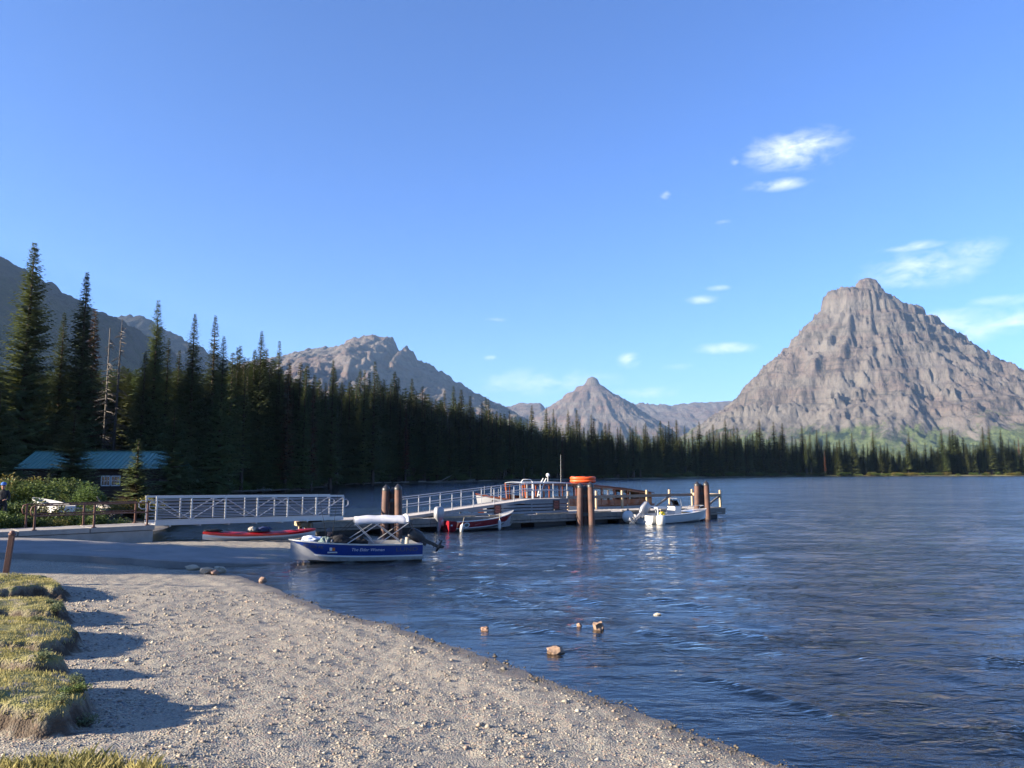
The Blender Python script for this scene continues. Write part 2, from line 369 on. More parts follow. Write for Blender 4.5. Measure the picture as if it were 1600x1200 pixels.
def ground_mat():
    m = bpy.data.materials.new('shore_ground'); m.use_nodes = True; t = m.node_tree; b = t.nodes['Principled BSDF']
    geo = t.nodes.new('ShaderNodeNewGeometry')
    def at(n): a = t.nodes.new('ShaderNodeAttribute'); a.attribute_name = n; return a.outputs['Fac']
    def noise(s, d=6, r=.6):
        n = t.nodes.new('ShaderNodeTexNoise'); n.inputs['Scale'].default_value = s; n.inputs['Detail'].default_value = d; n.inputs['Roughness'].default_value = r
        t.links.new(geo.outputs['Position'], n.inputs['Vector']); return n.outputs['Fac']
    def mix(f, a, c):
        n = t.nodes.new('ShaderNodeMix'); n.data_type = 'RGBA'
        for s, i in ((f, 0), (a, 6), (c, 7)):
            if isinstance(s, tuple): n.inputs[i].default_value = (*s, 1)
            elif isinstance(s, float): n.inputs[i].default_value = s
            else: t.links.new(s, n.inputs[i])
        return n.outputs[2]
    def ramp(v, a, c):
        n = t.nodes.new('ShaderNodeMapRange'); n.inputs['From Min'].default_value = a; n.inputs['From Max'].default_value = c; t.links.new(v, n.inputs['Value']); return n.outputs[0]
    vo = t.nodes.new('ShaderNodeTexVoronoi'); vo.inputs['Scale'].default_value = 42; t.links.new(geo.outputs['Position'], vo.inputs['Vector'])
    vs = t.nodes.new('ShaderNodeSeparateColor'); t.links.new(vo.outputs['Color'], vs.inputs[0])
    grav = mix(vs.outputs[0], (.172, .158, .124), (.395, .365, .280))
    grav = mix(ramp(vs.outputs[1], .82, .9), grav, (.34, .23, .17)); grav = mix(ramp(vs.outputs[2], .8, .9), grav, (.13, .135, .14))
    grav = mix(ramp(noise(.8, 4), .45, .7), grav, mix(.6, grav, (.31, .275, .215)))
    soil = mix(noise(14), (.030, .022, .015), (.10, .072, .048))  # bare bank soil, its dark colour also standing in for undercut shade
    turf = mix(ramp(noise(5), .4, .65), (.26, .23, .085), (.15, .15, .05))
    turf = mix(ramp(noise(2.3), .52, .62), turf, (.24, .205, .16))
    col = mix(at('turf'), grav, turf); col = mix(at('soil'), col, soil)
    forest = mix(ramp(noise(.25), .4, .6), (.030, .034, .014), (.060, .046, .028)); col = mix(at('forest'), col, forest)
    meadow = mix(ramp(noise(.3), .35, .65), (.15, .165, .045), (.24, .21, .085)); col = mix(at('meadow'), col, meadow)
    wet = at('wet'); col = mix(wet, col, mix(.62, col, (.03, .022, .014)))
    t.links.new(col, b.inputs['Base Color'])
    rg = t.nodes.new('ShaderNodeMapRange'); rg.inputs['To Min'].default_value = .92; rg.inputs['To Max'].default_value = .45; t.links.new(wet, rg.inputs['Value']); t.links.new(rg.outputs[0], b.inputs['Roughness'])
    b.inputs['Specular IOR Level'].default_value = .3
    hgt = math_(t, 'SUBTRACT', math_(t, 'MULTIPLY', noise(60, 3), .6), vo.outputs['Distance'])
    bp = t.nodes.new('ShaderNodeBump'); bp.inputs['Strength'].default_value = .8; bp.inputs['Distance'].default_value = .014
    t.links.new(hgt, bp.inputs['Height']); t.links.new(bp.outputs[0], b.inputs['Normal']); return m
M['ground'] = ground_mat()
me = fastmesh('ground', np.stack([X, Y, Z], -1).reshape(-1, 3), gridfaces(*X.shape), M['ground'], smooth=True)
gy_, gx_ = np.gradient(T_, ys, xs); steep = np.hypot(gx_, gy_)
patch = fbm(X/1.1, Y/1.1, 4, 71)
leftgrass = sstep(.80, .97, T_)
leftgrass = np.maximum(leftgrass, sstep(-.15, .25, patch+.9*np.exp(-((X+1)**2+(Y-1.5)**2)/12)-.35)*(Y < 6)*(X < 0))
attr(me, 'turf', leftgrass); attr(me, 'soil', S_)
Ld = -D_
forest = np.maximum(sstep(2.5, 6, Ld)*sstep(44, 52, Y), sstep(-24, -27, X)*sstep(33, 36, Y)*sstep(1, 3, Ld))
forest = np.maximum(forest, sstep(-19, -23, X-(Y-20)*.0)*sstep(31.5, 33, Y)); attr(me, 'forest', forest)
mead = sstep(.8, 3, Ld)*sstep(14, 9, Ld)*sstep(225, 255, Y)*sstep(20, 60, X); attr(me, 'meadow', mead)
attr(me, 'wet', sstep(.042, .010, Z+.02*perlin(X/.5, Y/.5, 77)))
tag(link('ground', me), 'pale gravel shore and lake bed running back to the forest floor', 'ground', kind='structure')

# ---------------------------------------------------------------- water
def water_mat():
    m = bpy.data.materials.new('lake_water'); m.use_nodes = True; t = m.node_tree; t.nodes.clear()
    o = t.nodes.new('ShaderNodeOutputMaterial'); geo = t.nodes.new('ShaderNodeNewGeometry')
    def layer(sx, sy, rot, det, dist):
        mp = t.nodes.new('ShaderNodeMapping'); mp.inputs['Rotation'].default_value = (0, 0, rot); mp.inputs['Scale'].default_value = (sx, sy, 1); t.links.new(geo.outputs['Position'], mp.inputs[0])
        n = t.nodes.new('ShaderNodeTexNoise'); n.inputs['Scale'].default_value = 1; n.inputs['Detail'].default_value = det; n.inputs['Roughness'].default_value = .55; n.inputs['Distortion'].default_value = dist
        t.links.new(mp.outputs[0], n.inputs['Vector']); return n.outputs['Fac']
    a = layer(.55, 1.5, math.radians(-18), 3, .5); c = layer(1.7, 4.2, math.radians(12), 3, .6); e = layer(5.5, 12, math.radians(-30), 2, .3)
    big = layer(.05, .11, math.radians(-12), 3, .4)
    hgt = math_(t, 'ADD', math_(t, 'ADD', math_(t, 'MULTIPLY', a, .145), math_(t, 'MULTIPLY', c, .072)), math_(t, 'MULTIPLY', e, .030))
    av = t.nodes.new('ShaderNodeAttribute'); av.attribute_name = 'calm'
    patch = layer(.30, .85, math.radians(-8), 4, .8)
    def rmp(v, a_, b_, lo, hi):
        n = t.nodes.new('ShaderNodeMapRange'); n.inputs['From Min'].default_value = a_; n.inputs['From Max'].default_value = b_; n.inputs['To Min'].default_value = lo; n.inputs['To Max'].default_value = hi; t.links.new(v, n.inputs['Value']); return n.outputs[0]
    gust = math_(t, 'MULTIPLY', rmp(big, .35, .65, .65, 1.25), rmp(patch, .36, .64, .45, 1.5))
    st = math_(t, 'MULTIPLY', math_(t, 'MULTIPLY', av.outputs['Fac'], gust), 1.0)
    bp = t.nodes.new('ShaderNodeBump'); bp.inputs['Distance'].default_value = 1.0; bp.inputs['Filter Width'].default_value = .012; t.links.new(st, bp.inputs['Strength']); t.links.new(hgt, bp.inputs['Height'])
    fr = t.nodes.new('ShaderNodeFresnel'); fr.inputs[0].default_value = 1.333; t.links.new(bp.outputs[0], fr.inputs['Normal'])
    gl = t.nodes.new('ShaderNodeBsdfGlossy'); ra = t.nodes.new('ShaderNodeAttribute'); ra.attribute_name = 'chop'; t.links.new(ra.outputs['Fac'], gl.inputs['Roughness']); gl.inputs[0].default_value = (1, 1, 1, 1); t.links.new(bp.outputs[0], gl.inputs['Normal'])
    tr = t.nodes.new('ShaderNodeBsdfTransparent'); tr.inputs[0].default_value = (.86, .88, .82, 1)
    df = t.nodes.new('ShaderNodeBsdfDiffuse'); df.inputs[0].default_value = (.030, .056, .088, 1)
    dp = t.nodes.new('ShaderNodeAttribute'); dp.attribute_name = 'depth'
    k = math_(t, 'SUBTRACT', 1.0, math_(t, 'EXPONENT', math_(t, 'MULTIPLY', dp.outputs['Fac'], -.42)))
    m1 = t.nodes.new('ShaderNodeMixShader'); t.links.new(k, m1.inputs[0]); t.links.new(tr.outputs[0], m1.inputs[1]); t.links.new(df.outputs[0], m1.inputs[2])
    m2 = t.nodes.new('ShaderNodeMixShader'); t.links.new(fr.outputs[0], m2.inputs[0]); t.links.new(m1.outputs[0], m2.inputs[1]); t.links.new(gl.outputs[0], m2.inputs[2])
    t.links.new(m2.outputs[0], o.inputs[0]); return m
M['water'] = water_mat()
nr, na = 900, 430
rr = 6*np.exp(np.linspace(0, math.log(760/6), nr)); aa = np.radians(np.linspace(-62, 68, na))
A_, R_ = np.meshgrid(aa, rr); WX = R_*np.sin(A_); WY = -4+R_*np.cos(A_)
def rot(x, y, a): return x*math.cos(a)+y*math.sin(a), -x*math.sin(a)+y*math.cos(a)
wd = lake_d(WX, WY)
p, q = rot(WX, WY, math.radians(-20)); h1 = perlin(p/2.6, q/.85, 81); p, q = rot(WX, WY, math.radians(10)); h2 = perlin(p/1.0, q/.36, 82)
h1 = 1-2*np.abs(h1)
# small breaking ripples that run along the near shore
ph = wd*2*np.pi/1.7+2.0*fbm(WX/5, WY/5, 3, 85); sh = np.maximum(np.sin(ph), 0)**3*sstep(.3, 1.5, wd)*sstep(13, 4, wd)*sstep(-.3, .3, perlin(WX/3.2, WY/3.2, 86))
fade = sstep(150, 40, R_); amp = sstep(-.1, 2.5, wd)
WZ = fade*(amp*(.020*h1+.013*h2)+.05*sh)
wm = fastmesh('lake', np.stack([WX, WY, WZ], -1).reshape(-1, 3), gridfaces(nr, na), M['water'], smooth=True)
attr(wm, 'depth', np.maximum(-ground_z(WX, WY), 0)); attr(wm, 'chop', .05+.06*sstep(14, 90, wd)); attr(wm, 'calm', .25+.75*sstep(.0, 3.5, wd))
tag(link('lake', wm), 'rippled deep blue lake water, clear and shallow along the beach', 'lake', kind='structure')

# ---------------------------------------------------------------- mountains
def rock_mat(name, base, red, dark, green_top, green=(.050, .070, .026), haze_tint=None, band=1/55):
    m = bpy.data.materials.new(name); m.use_nodes = True; t = m.node_tree; b = t.nodes['Principled BSDF']; b.inputs['Roughness'].default_value = .95; b.inputs['Specular IOR Level'].default_value = .1
    geo = t.nodes.new('ShaderNodeNewGeometry'); sp = t.nodes.new('ShaderNodeSeparateXYZ'); t.links.new(geo.outputs['Position'], sp.inputs[0])
    sn = t.nodes.new('ShaderNodeSeparateXYZ'); t.links.new(geo.outputs['True Normal'], sn.inputs[0])
    def noise(s, d=7, r=.62, sc=(1, 1, 1)):
        mp = t.nodes.new('ShaderNodeMapping'); mp.inputs['Scale'].default_value = sc; t.links.new(geo.outputs['Position'], mp.inputs[0])
        n = t.nodes.new('ShaderNodeTexNoise'); n.inputs['Scale'].default_value = s; n.inputs['Detail'].default_value = d; n.inputs['Roughness'].default_value = r
        t.links.new(mp.outputs[0], n.inputs['Vector']); return n.outputs['Fac']
    def mix(f, a, c):
        n = t.nodes.new('ShaderNodeMix'); n.data_type = 'RGBA'; n.clamp_factor = True
        for s, i in ((f, 0), (a, 6), (c, 7)):
            if isinstance(s, tuple): n.inputs[i].default_value = (*s, 1)
            elif isinstance(s, float): n.inputs[i].default_value = s
            else: t.links.new(s, n.inputs[i])
        return n.outputs[2]
    def ramp(v, a, c):
        n = t.nodes.new('ShaderNodeMapRange'); n.inputs['From Min'].default_value = a; n.inputs['From Max'].default_value = c; t.links.new(v, n.inputs['Value']); return n.outputs[0]
    strata = noise(1.0, 5, .6, (.0012, .0012, band))
    col = mix(ramp(strata, .42, .55), base, red)
    col = mix(ramp(noise(.025, 7, .75, (1, 1, .22)), .47, .62), col, dark)
    col = mix(ramp(noise(1.0, 4, .7, (.004, .004, band*3.4)), .5, .7), col, dark)
    col = mix(ramp(noise(.006), .45, .65), col, tuple(c*1.15 for c in base))
    gl = math_(t, 'ADD', math_(t, 'ADD', sp.outputs[2], math_(t, 'MULTIPLY', math_(t, 'SUBTRACT', noise(.006, 7, .65), .5), green_top*2.6)), math_(t, 'MULTIPLY', math_(t, 'SUBTRACT', .80, sn.outputs[2]), green_top*.9))
    gf = ramp(gl, green_top*1.25, green_top*.80)
    gcol = mix(ramp(noise(.03, 5, .7), .42, .58), green, (green[0]*2.1, green[1]*1.9, green[2]*1.9))
    gcol = mix(ramp(noise(.009, 4, .6), .55, .62), gcol, (.018, .032, .016))
    col = mix(gf, col, gcol)
    t.links.new(col, b.inputs['Base Color'])
    bp = t.nodes.new('ShaderNodeBump'); bp.inputs['Strength'].default_value = .8; bp.inputs['Distance'].default_value = 26
    t.links.new(math_(t, 'ADD', noise(.06, 8, .75, (1, 1, .45)), math_(t, 'MULTIPLY', strata, .8)), bp.inputs['Height']); t.links.new(bp.outputs[0], b.inputs['Normal'])
    return m
M['rock_main'] = rock_mat('mountain_rock', (.136, .125, .111), (.138, .112, .098), (.052, .049, .047), 190)
M['rock_far'] = rock_mat('far_rock', (.130, .117, .106), (.136, .097, .083), (.068, .063, .06), 240)
M['rock_shaded'] = rock_mat('shaded_hillside_rock', (.036, .036, .036), (.038, .034, .032), (.022, .022, .022), 420, green=(.014, .020, .012))  # dark wooded rock, with the slopes' shade put into its colour
def terrace(z, step, k, seed, X, Y):
    k = k*np.clip(.55+1.1*perlin(X/330, Y/330, seed+2), 0, 1.2); ph = z/step+1.3*fbm(X/420, Y/420, 3, seed); return z+k*step/(2*np.pi)*np.sin(2*np.pi*ph)
def cone_mountain(name, label, prof, pk, yc, rx, ry0, ry1, res, m, gam=50, seed=1, spread=.55, cliff=1.15, topn=24):
    P = [gy(u, v, yc) for u, v in prof]; c = gy(*pk, yc); xc = c.x
    xs = np.arange(xc-rx[0], xc+rx[1], res); ys = np.arange(yc-ry0, yc+ry1, res*1.15); X, Y = np.meshgrid(xs, ys)
    dx = X-xc; dy = (Y-yc)/spread
    w0 = fbm(X/420, Y/420, 4, seed); dx2 = dx+45*fbm(X/260, Y/260, 4, seed+3)*np.clip(np.abs(dy)/300, 0, 1)
    r = np.hypot(dx2, dy)+1e-6; th = np.arctan2(dy, dx2)
    wgt = (1+dx2/r)/2; wgt = wgt*wgt*(3-2*wgt)
    L = sorted([(xc-p.x, p.z) for p in P if p.x <= xc+1e-3]); Rr = sorted([(p.x-xc, p.z) for p in P if p.x >= xc-1e-3])
    rib = fbm(th*3.2+.35*w0, r/1100, 5, seed+7, .55, True); rib2 = fbm(th*11+.5*w0, r/500, 4, seed+9, .55, True)
    rr = r*(1-.16*(rib-.35)*sstep(30, 300, r)*np.clip(np.abs(np.sin(th))*1.3, .15, 1))
    zl = np.interp(rr, [a for a, b in L], [b for a, b in L]); zr = np.interp(rr, [a for a, b in Rr], [b for a, b in Rr])
    z = zl*(1-wgt)+zr*wgt
    env = sstep(20, 260, r)*sstep(20, 160, z)
    z = z+env*(gam*.30*(rib2-.3)+gam*.60*(fbm(X/95, Y/95, 6, seed+12, .64, True)-.3)*sstep(120, 320, z))
    z = z+(1-.6*env)*topn*(fbm(X/55, Y/55, 5, seed+15, .62, True)-.35)*sstep(200, 400, z)
    hi = sstep(150, 330, z); z = z*(1-hi)+hi*terrace(z, 74, cliff, seed+20, X, Y); z = z*(1-hi)+hi*terrace(z, 27, cliff*.7, seed+24, X, Y)
    z = z-8
    me = fastmesh(name, np.stack([X, Y, z], -1).reshape(-1, 3), gridfaces(*X.shape), m)
    return tag(link(name, me), label, 'mountain', kind='structure')
def ridge_mountain(name, label, prof, y0, wf, wb, res, m, gam=50, seed=1, p=1.15, pad=300, cliff=.8, wedge=False):
    P = [gy(u, v, y0) for u, v in prof]; px = np.array([q.x for q in P]); pz = np.array([q.z for q in P])
    xs = np.arange(px[0]-pad, px[-1]+pad, res); ys = np.arange(y0-wf, y0+wb, res*1.2); X, Y = np.meshgrid(xs, ys)
    t = np.where(Y < y0, (y0-Y)/wf, (Y-y0)/wb)
    if wedge: t = np.clip((t-.55)/.45, 0, 1)
    w = fbm(X/500, Y/500, 4, seed); sh = 160*w*sstep(.03, .4, t)
    S = np.interp(X+sh, px, pz, left=pz[0]*.6, right=max(pz[-1]*.3, 0))
    rib = fbm((X+sh)/420, Y/1600, 5, seed+5, .55, True); rib2 = fbm(X/130, Y/420, 5, seed+8, .58, True)
    tt = np.clip(t*(1-.28*(rib-.1)*sstep(0, .25, t)), 0, 1)
    z = S*(1-tt)**p
    env = sstep(.015, .16, t)*sstep(10, 150, z)
    z = z+env*gam*(.6*rib2+.4*fbm(X/70, Y/70, 4, seed+12, .6, True))
    hi = sstep(150, 350, z); z = z*(1-hi)+hi*terrace(z, 70, cliff, seed+20, X, Y)
    z = z+np.clip(S/500, 0, 1)*30*(fbm(X/60, Y/150, 5, seed+3, .65, True)-.3)*sstep(.3, .0, t)-8
    me = fastmesh(name, np.stack([X, Y, z], -1).reshape(-1, 3), gridfaces(*X.shape), m)
    return tag(link(name, me), label, 'mountain', kind='structure')
cone_mountain('mountain', 'steep grey rock pyramid mountain with green lower slopes', [(900,735),(1010,705),(1080,676),(1140,640),(1175,600),(1215,560),(1236,543),(1262,512),(1285,490),(1290,464),(1302,456),(1328,450),(1338,441),(1355,437),(1368,440),(1380,452),(1396,471),(1430,488),(1470,518),(1500,538),(1530,563),(1560,578),(1600,596),(1700,640),(1850,690),(2100,735)],
    (1355,437), 4000, (1500, 2100), 2400, 700, 6.6, M['rock_main'], gam=78, seed=1)
ridge_mountain('mountain', 'jagged rocky peak with broken towers rising behind the spruce forest', [(300,600),(380,567),(430,556),(455,551),(480,544),(520,541),(535,538),(548,529),(562,524),(578,521),(590,521),(598,526),(606,524),(613,529),(619,533),(624,547),(629,549),(633,537),(640,541),(647,552),(656,562),(690,580),(722,600),(760,622),(800,642),(860,700)],
    4600, 1900, 700, 9, M['rock_far'], gam=60, seed=33)
cone_mountain('mountain', 'small sharp pyramid peak at the head of the lake', [(740,720),(800,680),(840,650),(870,627),(905,603),(915,598),(918,589),(926,585),(932,589),(936,597),(943,603),(960,615),(985,630),(1010,648),(1040,667),(1100,715)], (927,587), 6200, (900, 900), 1300, 500, 10, M['rock_far'], gam=40, seed=52, cliff=.5, topn=8)
ridge_mountain('mountain', 'long flat reddish ridge between the two pyramid peaks', [(900,640),(960,630),(1000,629),(1050,632),(1080,628),(1150,626),(1200,628),(1260,640),(1330,670)], 8000, 1800, 500, 22, M['rock_far'], gam=35, seed=61, cliff=.4)
ridge_mountain('mountain', 'distant blue ridge left of the small pyramid peak', [(660,590),(720,605),(745,614),(775,628),(795,634),(812,629),(846,628),(856,642),(900,660)], 7400, 1500, 500, 22, M['rock_far'], gam=35, seed=66, cliff=.4)
ridge_mountain('mountain', 'dark shaded mountainside falling away behind the tall spruces', [(-420,260),(-200,325),(-100,360),(-50,385),(0,410),(40,436),(75,458),(130,480),(180,506),(205,523),(222,540),(240,562),(300,620),(420,720)], 2300, 1200, 500, 8, M['rock_shaded'], gam=26, seed=72, cliff=.3, wedge=True)
ridge_mountain('mountain', 'blue crag with a slanting crest beyond the shaded mountainside', [(100,520),(170,500),(190,494),(207,492),(222,494),(235,500),(262,516),(300,535),(350,560),(400,583),(470,610),(560,680)], 4300, 1500, 500, 12, M['rock_shaded'], gam=40, seed=77, cliff=.5)
ridge_mountain('mountain', 'pale far ridge behind the right flank of the big pyramid', [(1440,600),(1500,575),(1530,566),(1570,571),(1620,577),(1700,586),(1800,600)], 8200, 1500, 500, 24, M['rock_far'], gam=30, seed=83, cliff=.3)

# ---------------------------------------------------------------- trees
def conifer_meshes(h, rb, seed, dense=1.0, bare=0.08, lean_rand=.0, spray=.62, needle=None, name='conifer'):
    """a spruce: tapered trunk and a crown of drooping branch sprays"""
    r = random.Random(seed); V = []; Fq = []
    def prof(t):               # t 0 base .. 1 top
        return (1-t)**.86*(1-.35*math.exp(-t*9))+.012
    step = .46*spray/.62; z = h*bare
    ph = r.uniform(0, 6)
    lop = [r.uniform(.72, 1.15) for _ in range(12)]
    while z < h*.992:
        t = z/h; n = max(4, int((10.5-4.0*t)*dense+r.random())); base = rb*prof(t)
        for k in range(n):
            a = ph+2*math.pi*k/n+r.uniform(-.35, .35); sect = lop[int((a % 6.283)/6.284*6)+(6 if t > .5 else 0)]
            l = base*sect*r.uniform(.62, 1.12)*(1 if r.random() > .1*(1-t) else .35)
            up = -.38+.85*t+r.uniform(-.12, .12)
            ca, sa = math.cos(a), math.sin(a); m = max(2, int(l/(spray*.55))); z0 = z+r.uniform(-.2, .2)
            for j in range(m+1):
                f = (j+.55)/(m+.6); rad = l*f; zz = z0+l*(up*f+.22*f*f)
                w = spray*(1.05-.5*f)*r.uniform(.7, 1.2)*min(1, .30+l/(.5*rb))
                for sgn in ((-1, 1) if j < m else (0,)):
                    b = a+sgn*r.uniform(.5, .95); dx, dy = math.cos(b), math.sin(b); lx, ly = -dy, dx
                    px, py = ca*rad, sa*rad; dz = up*.5-.25+r.uniform(-.25, .2); ww = w*.46
                    i = len(V); L2 = w*1.3
                    V.extend([(px, py, zz), (px+dx*L2*.5+lx*ww, py+dy*L2*.5+ly*ww, zz+dz*L2*.45-.06*w), (px+dx*L2, py+dy*L2, zz+dz*L2), (px+dx*L2*.5-lx*ww, py+dy*L2*.5-ly*ww, zz+dz*L2*.45-.06*w)])
                    Fq.append((i, i+1, i+2, i+3))
        z += step*r.uniform(.75, 1.25)*(1.15-.45*t); ph += 1.1
    cr = fastmesh(name+'_crown', V, Fq, needle or M['needle'])
    tb = MB(); tr = .012*h+.06
    tb.poly([(0, 0, -.6), (0, 0, h*.03), (.02*h*.1, 0, h*.4), (0, .01*h*.1, h*.75), (0, 0, h*.985)], [tr*1.35, tr, tr*.72, tr*.35, .015], 7)
    for k in range(14):          # dead lower limbs
        zz = h*r.uniform(.02, .30); a = r.uniform(0, 6.28); l = r.uniform(.5, 1.4)*rb*.4
        tb.tube((0, 0, zz), (math.cos(a)*l, math.sin(a)*l, zz-.2*l+r.uniform(-.2, .2)), .03, .008, 4)
    return tb.mesh(name+'_trunk', M['bark'], smooth=True), cr
def snag_meshes(h, seed, broken=False):
    r = random.Random(seed); tb = MB(); tr = .007*h+.03; lx = r.uniform(-.02, .02)*h
    tb.poly([(0, 0, -.6), (lx*.3, 0, h*.35), (lx*.7, 0, h*.7), (lx, 0, h)], [tr*1.25, tr*.85, tr*.55, .03 if not broken else tr*.4], 7)
    br = MB()
    for k in range(int(h*6)):
        t = r.uniform(.10, .97); a = r.uniform(0, 6.28); l = (1.0-.75*t)*h*.12*r.uniform(.4, 1.1); z = h*t; x0 = lx*t
        p1 = (x0+math.cos(a)*l*.6, math.sin(a)*l*.6, z-.12*l); p2 = (x0+math.cos(a)*l, math.sin(a)*l, z-.32*l+r.uniform(-.15, .15)*l)
        br.poly([(x0, 0, z), p1, p2], [.05, .035, .014], 3)
        for q in range(2):
            b = a+r.choice((-1, 1))*r.uniform(.5, 1.0); s = r.uniform(.4, .8); m0 = Vector((x0, 0, z)).lerp(Vector(p2), s)
            br.tube(m0, m0+Vector((math.cos(b)*l*.35, math.sin(b)*l*.35, -.15*l)), .025, .012, 3)
    return tb.mesh('snag_trunk', M['bark_dead'], smooth=True), br.mesh('snag_branches', M['bark_dead'])
VAR = [conifer_meshes(24, 3.7, 101, 1.0, .05), conifer_meshes(26, 3.2, 102, 1.1, .10), conifer_meshes(22, 2.9, 103, 1.0, .14), conifer_meshes(25, 4.0, 104, .95, .06),
       conifer_meshes(20, 2.4, 105, 1.1, .18), conifer_meshes(23, 2.6, 106, .8, .22), conifer_meshes(24, 3.4, 107, 1.15, .05)]
VH = [24, 26, 22, 25, 20, 23, 24]
RUST = conifer_meshes(22, 2.3, 110, .8, .12, needle=M['needle_brown']); DEADN = conifer_meshes(18, 1.7, 111, .55, .2, needle=M['needle_rust'])
BIG = [conifer_meshes(27, 5.0, 121, 1.45, .04, spray=.62), conifer_meshes(25, 3.9, 122, 1.4, .04, spray=.58), conifer_meshes(25, 4.4, 123, 1.45, .04, spray=.58)]
SNAG = [snag_meshes(20, 131), snag_meshes(17, 132, True), snag_meshes(21, 133)]
def tree(x, y, h, ms, h0, label, cat='tree', group=None, name='spruce_tree', wide=1.0, parts=('trunk', 'crown'), rz=None, z=None):
    z = gz1(x, y) if z is None else z
    e = empty(name, (x, y, z-.05), R.uniform(0, 6.28) if rz is None else rz, label, cat, group); s = h/h0; e.scale = (s*wide, s*wide, s)
    for n, me in zip(parts, ms):
        c = link(n, me, e)
        if n == 'branches': c['kind'] = 'stuff'
    return e
def tree_px(u, vtop, y, ms, h0, label, **k):
    p = gy(u, vtop, y); z = gz1(p.x, y); return tree(p.x, y, p.z-z, ms, h0, label, **k)
# the tall ones on the left, each where it stands
tree_px(55, 377, 88, BIG[0], 27, 'tallest broad dark spruce behind the left end of the teal roof')
tree_px(-14, 440, 84, BIG[1], 25, 'tall spruce cut by the picture edge beside the tallest broad spruce', wide=1.1)
tree_px(101, 487, 92, BIG[2], 25, 'shorter spruce standing between the tallest spruce and the thin topped spruce')
tree_px(137, 424, 90, BIG[1], 25, 'tall spruce with a thin ragged top above the cabin roof', wide=.95)
tree_px(150, 478, 94, RUST, 22, 'spruce with rust brown patches beside the thin topped spruce', wide=1.1)
tree_px(189, 497, 96, SNAG[0], 20, 'tall bare grey dead tree standing behind the cabin', name='dead_tree', parts=('trunk', 'branches'))
tree_px(173, 512, 99, SNAG[1], 17, 'shorter bare dead tree next to the tall grey snag', name='dead_tree', parts=('trunk', 'branches'))
tree_px(228, 548, 93, BIG[2], 25, 'full low spruce crowding the broad green spruce behind the cabin', wide=1.1)
tree_px(248, 467, 95, BIG[0], 27, 'broad green spruce rising behind the right end of the cabin', wide=.85)
tree_px(264, 528, 98, VAR[0], 24, 'slim spruce tucked behind the broad green spruce')
tree_px(305, 489, 97, BIG[2], 25, 'dark full spruce right of the cabin with a pointed top')
tree_px(281, 545, 104, VAR[2], 22, 'small topped spruce between the broad green and the dark full spruce')
tree_px(337, 491, 106, VAR[1], 26, 'narrow dark spruce with a long spire behind the sunlit column spruce')
tree_px(350, 524, 96, BIG[1], 25, 'narrow column spruce with sunlit yellow green branches at the shore')
tree_px(364, 548, 103, VAR[4], 20, 'slim spire spruce just behind the sunlit column spruce', wide=1.2)
tree_px(384, 566, 108, VAR[5], 23, 'thin dark spruce with sparse branches at the lake shore')
tree_px(409, 516, 114, BIG[1], 25, 'tall spruce with a broad layered top above the driftwood shore')
tree_px(437, 533, 118, VAR[0], 24, 'pointed spruce next to the broad layered spruce')
tree_px(452, 560, 116, RUST, 22, 'brownish sparse spruce above the driftwood shore')
tree_px(478, 573, 121, VAR[3], 25, 'green double topped spruce by the driftwood shore', wide=.8)
tree_px(491, 583, 123, RUST, 22, 'rust tinged narrow spruce beside the double topped one', wide=.8)
tree_px(521, 560, 140, VAR[1], 26, 'tall slim spruce in front of the jagged peak', wide=.95)
tree_px(586, 563, 172, VAR[2], 22, 'bright green pointed spruce in front of the jagged peak')
tree_px(570, 578, 170, VAR[6], 24, 'tall dark spruce left of the bright green pointed one', wide=.9)
# the wall of forest along the lake
def shoreY(u): return float(np.interp(u, [300,380,436,470,532,600,700,800,1000,1200,1400,1650], [99,108,114,122,160,182,207,235,286,381,400,428]))
def topv(u): return float(np.interp(u, [360,420,480,540,600,660,720,780,840,900,960,1000,1060,1130,1200,1280,1360,1450,1530,1650], [555,560,585,592,590,604,622,636,648,655,664,668,672,672,673,682,690,688,682,682]))
LBL = [(520, 'dark spruce in the forest wall behind the driftwood shore', 'forest wall along the left shore'),
       (900, 'dark spruce in the shaded forest wall between driftwood shore and small pyramid peak', 'shaded forest wall'),
       (1170, 'spruce in the forest wall below the flat reddish ridge', 'forest wall below the flat ridge'),
       (3000, 'spruce on the far sunlit shore below the big pyramid mountain', 'far shore forest')]
u = 372.0; cnt = 0
while u < 1640 and cnt < 262:
    tall = R.random() < .30
    vt = topv(u)+(R.uniform(-18, 0) if tall else R.uniform(0, 26 if u < 900 else 20)); y = shoreY(u)+R.uniform(3, 9)+(5 if u > 1000 else 0)+(R.uniform(0, 10) if tall else 0)
    lab = next(l for l in LBL if u < l[0]); q = R.random(); k = R.randrange(7)
    if q < .055: tree_px(u, vt+6, y-1.5, SNAG[k % 3], (20, 17, 21)[k % 3], 'grey dead tree standing in the '+lab[2], group='dead trees in the '+lab[2], name='dead_tree', parts=('trunk', 'branches'))
    elif q < .085: tree_px(u, vt+14, y-1, DEADN, 18, 'rust brown dying spruce in the '+lab[2], group='dying trees in the '+lab[2])
    else: tree_px(u, vt, y, VAR[k], VH[k], ('tall spruce rising above its neighbours in the '+lab[2]) if tall else lab[1], group=('taller spruces of the ' if tall else '')+lab[2], wide=R.uniform(1.05, 1.5) if u < 900 else R.uniform(1.3, 1.9))
    u += R.uniform(3.0, 6.6); cnt += 1
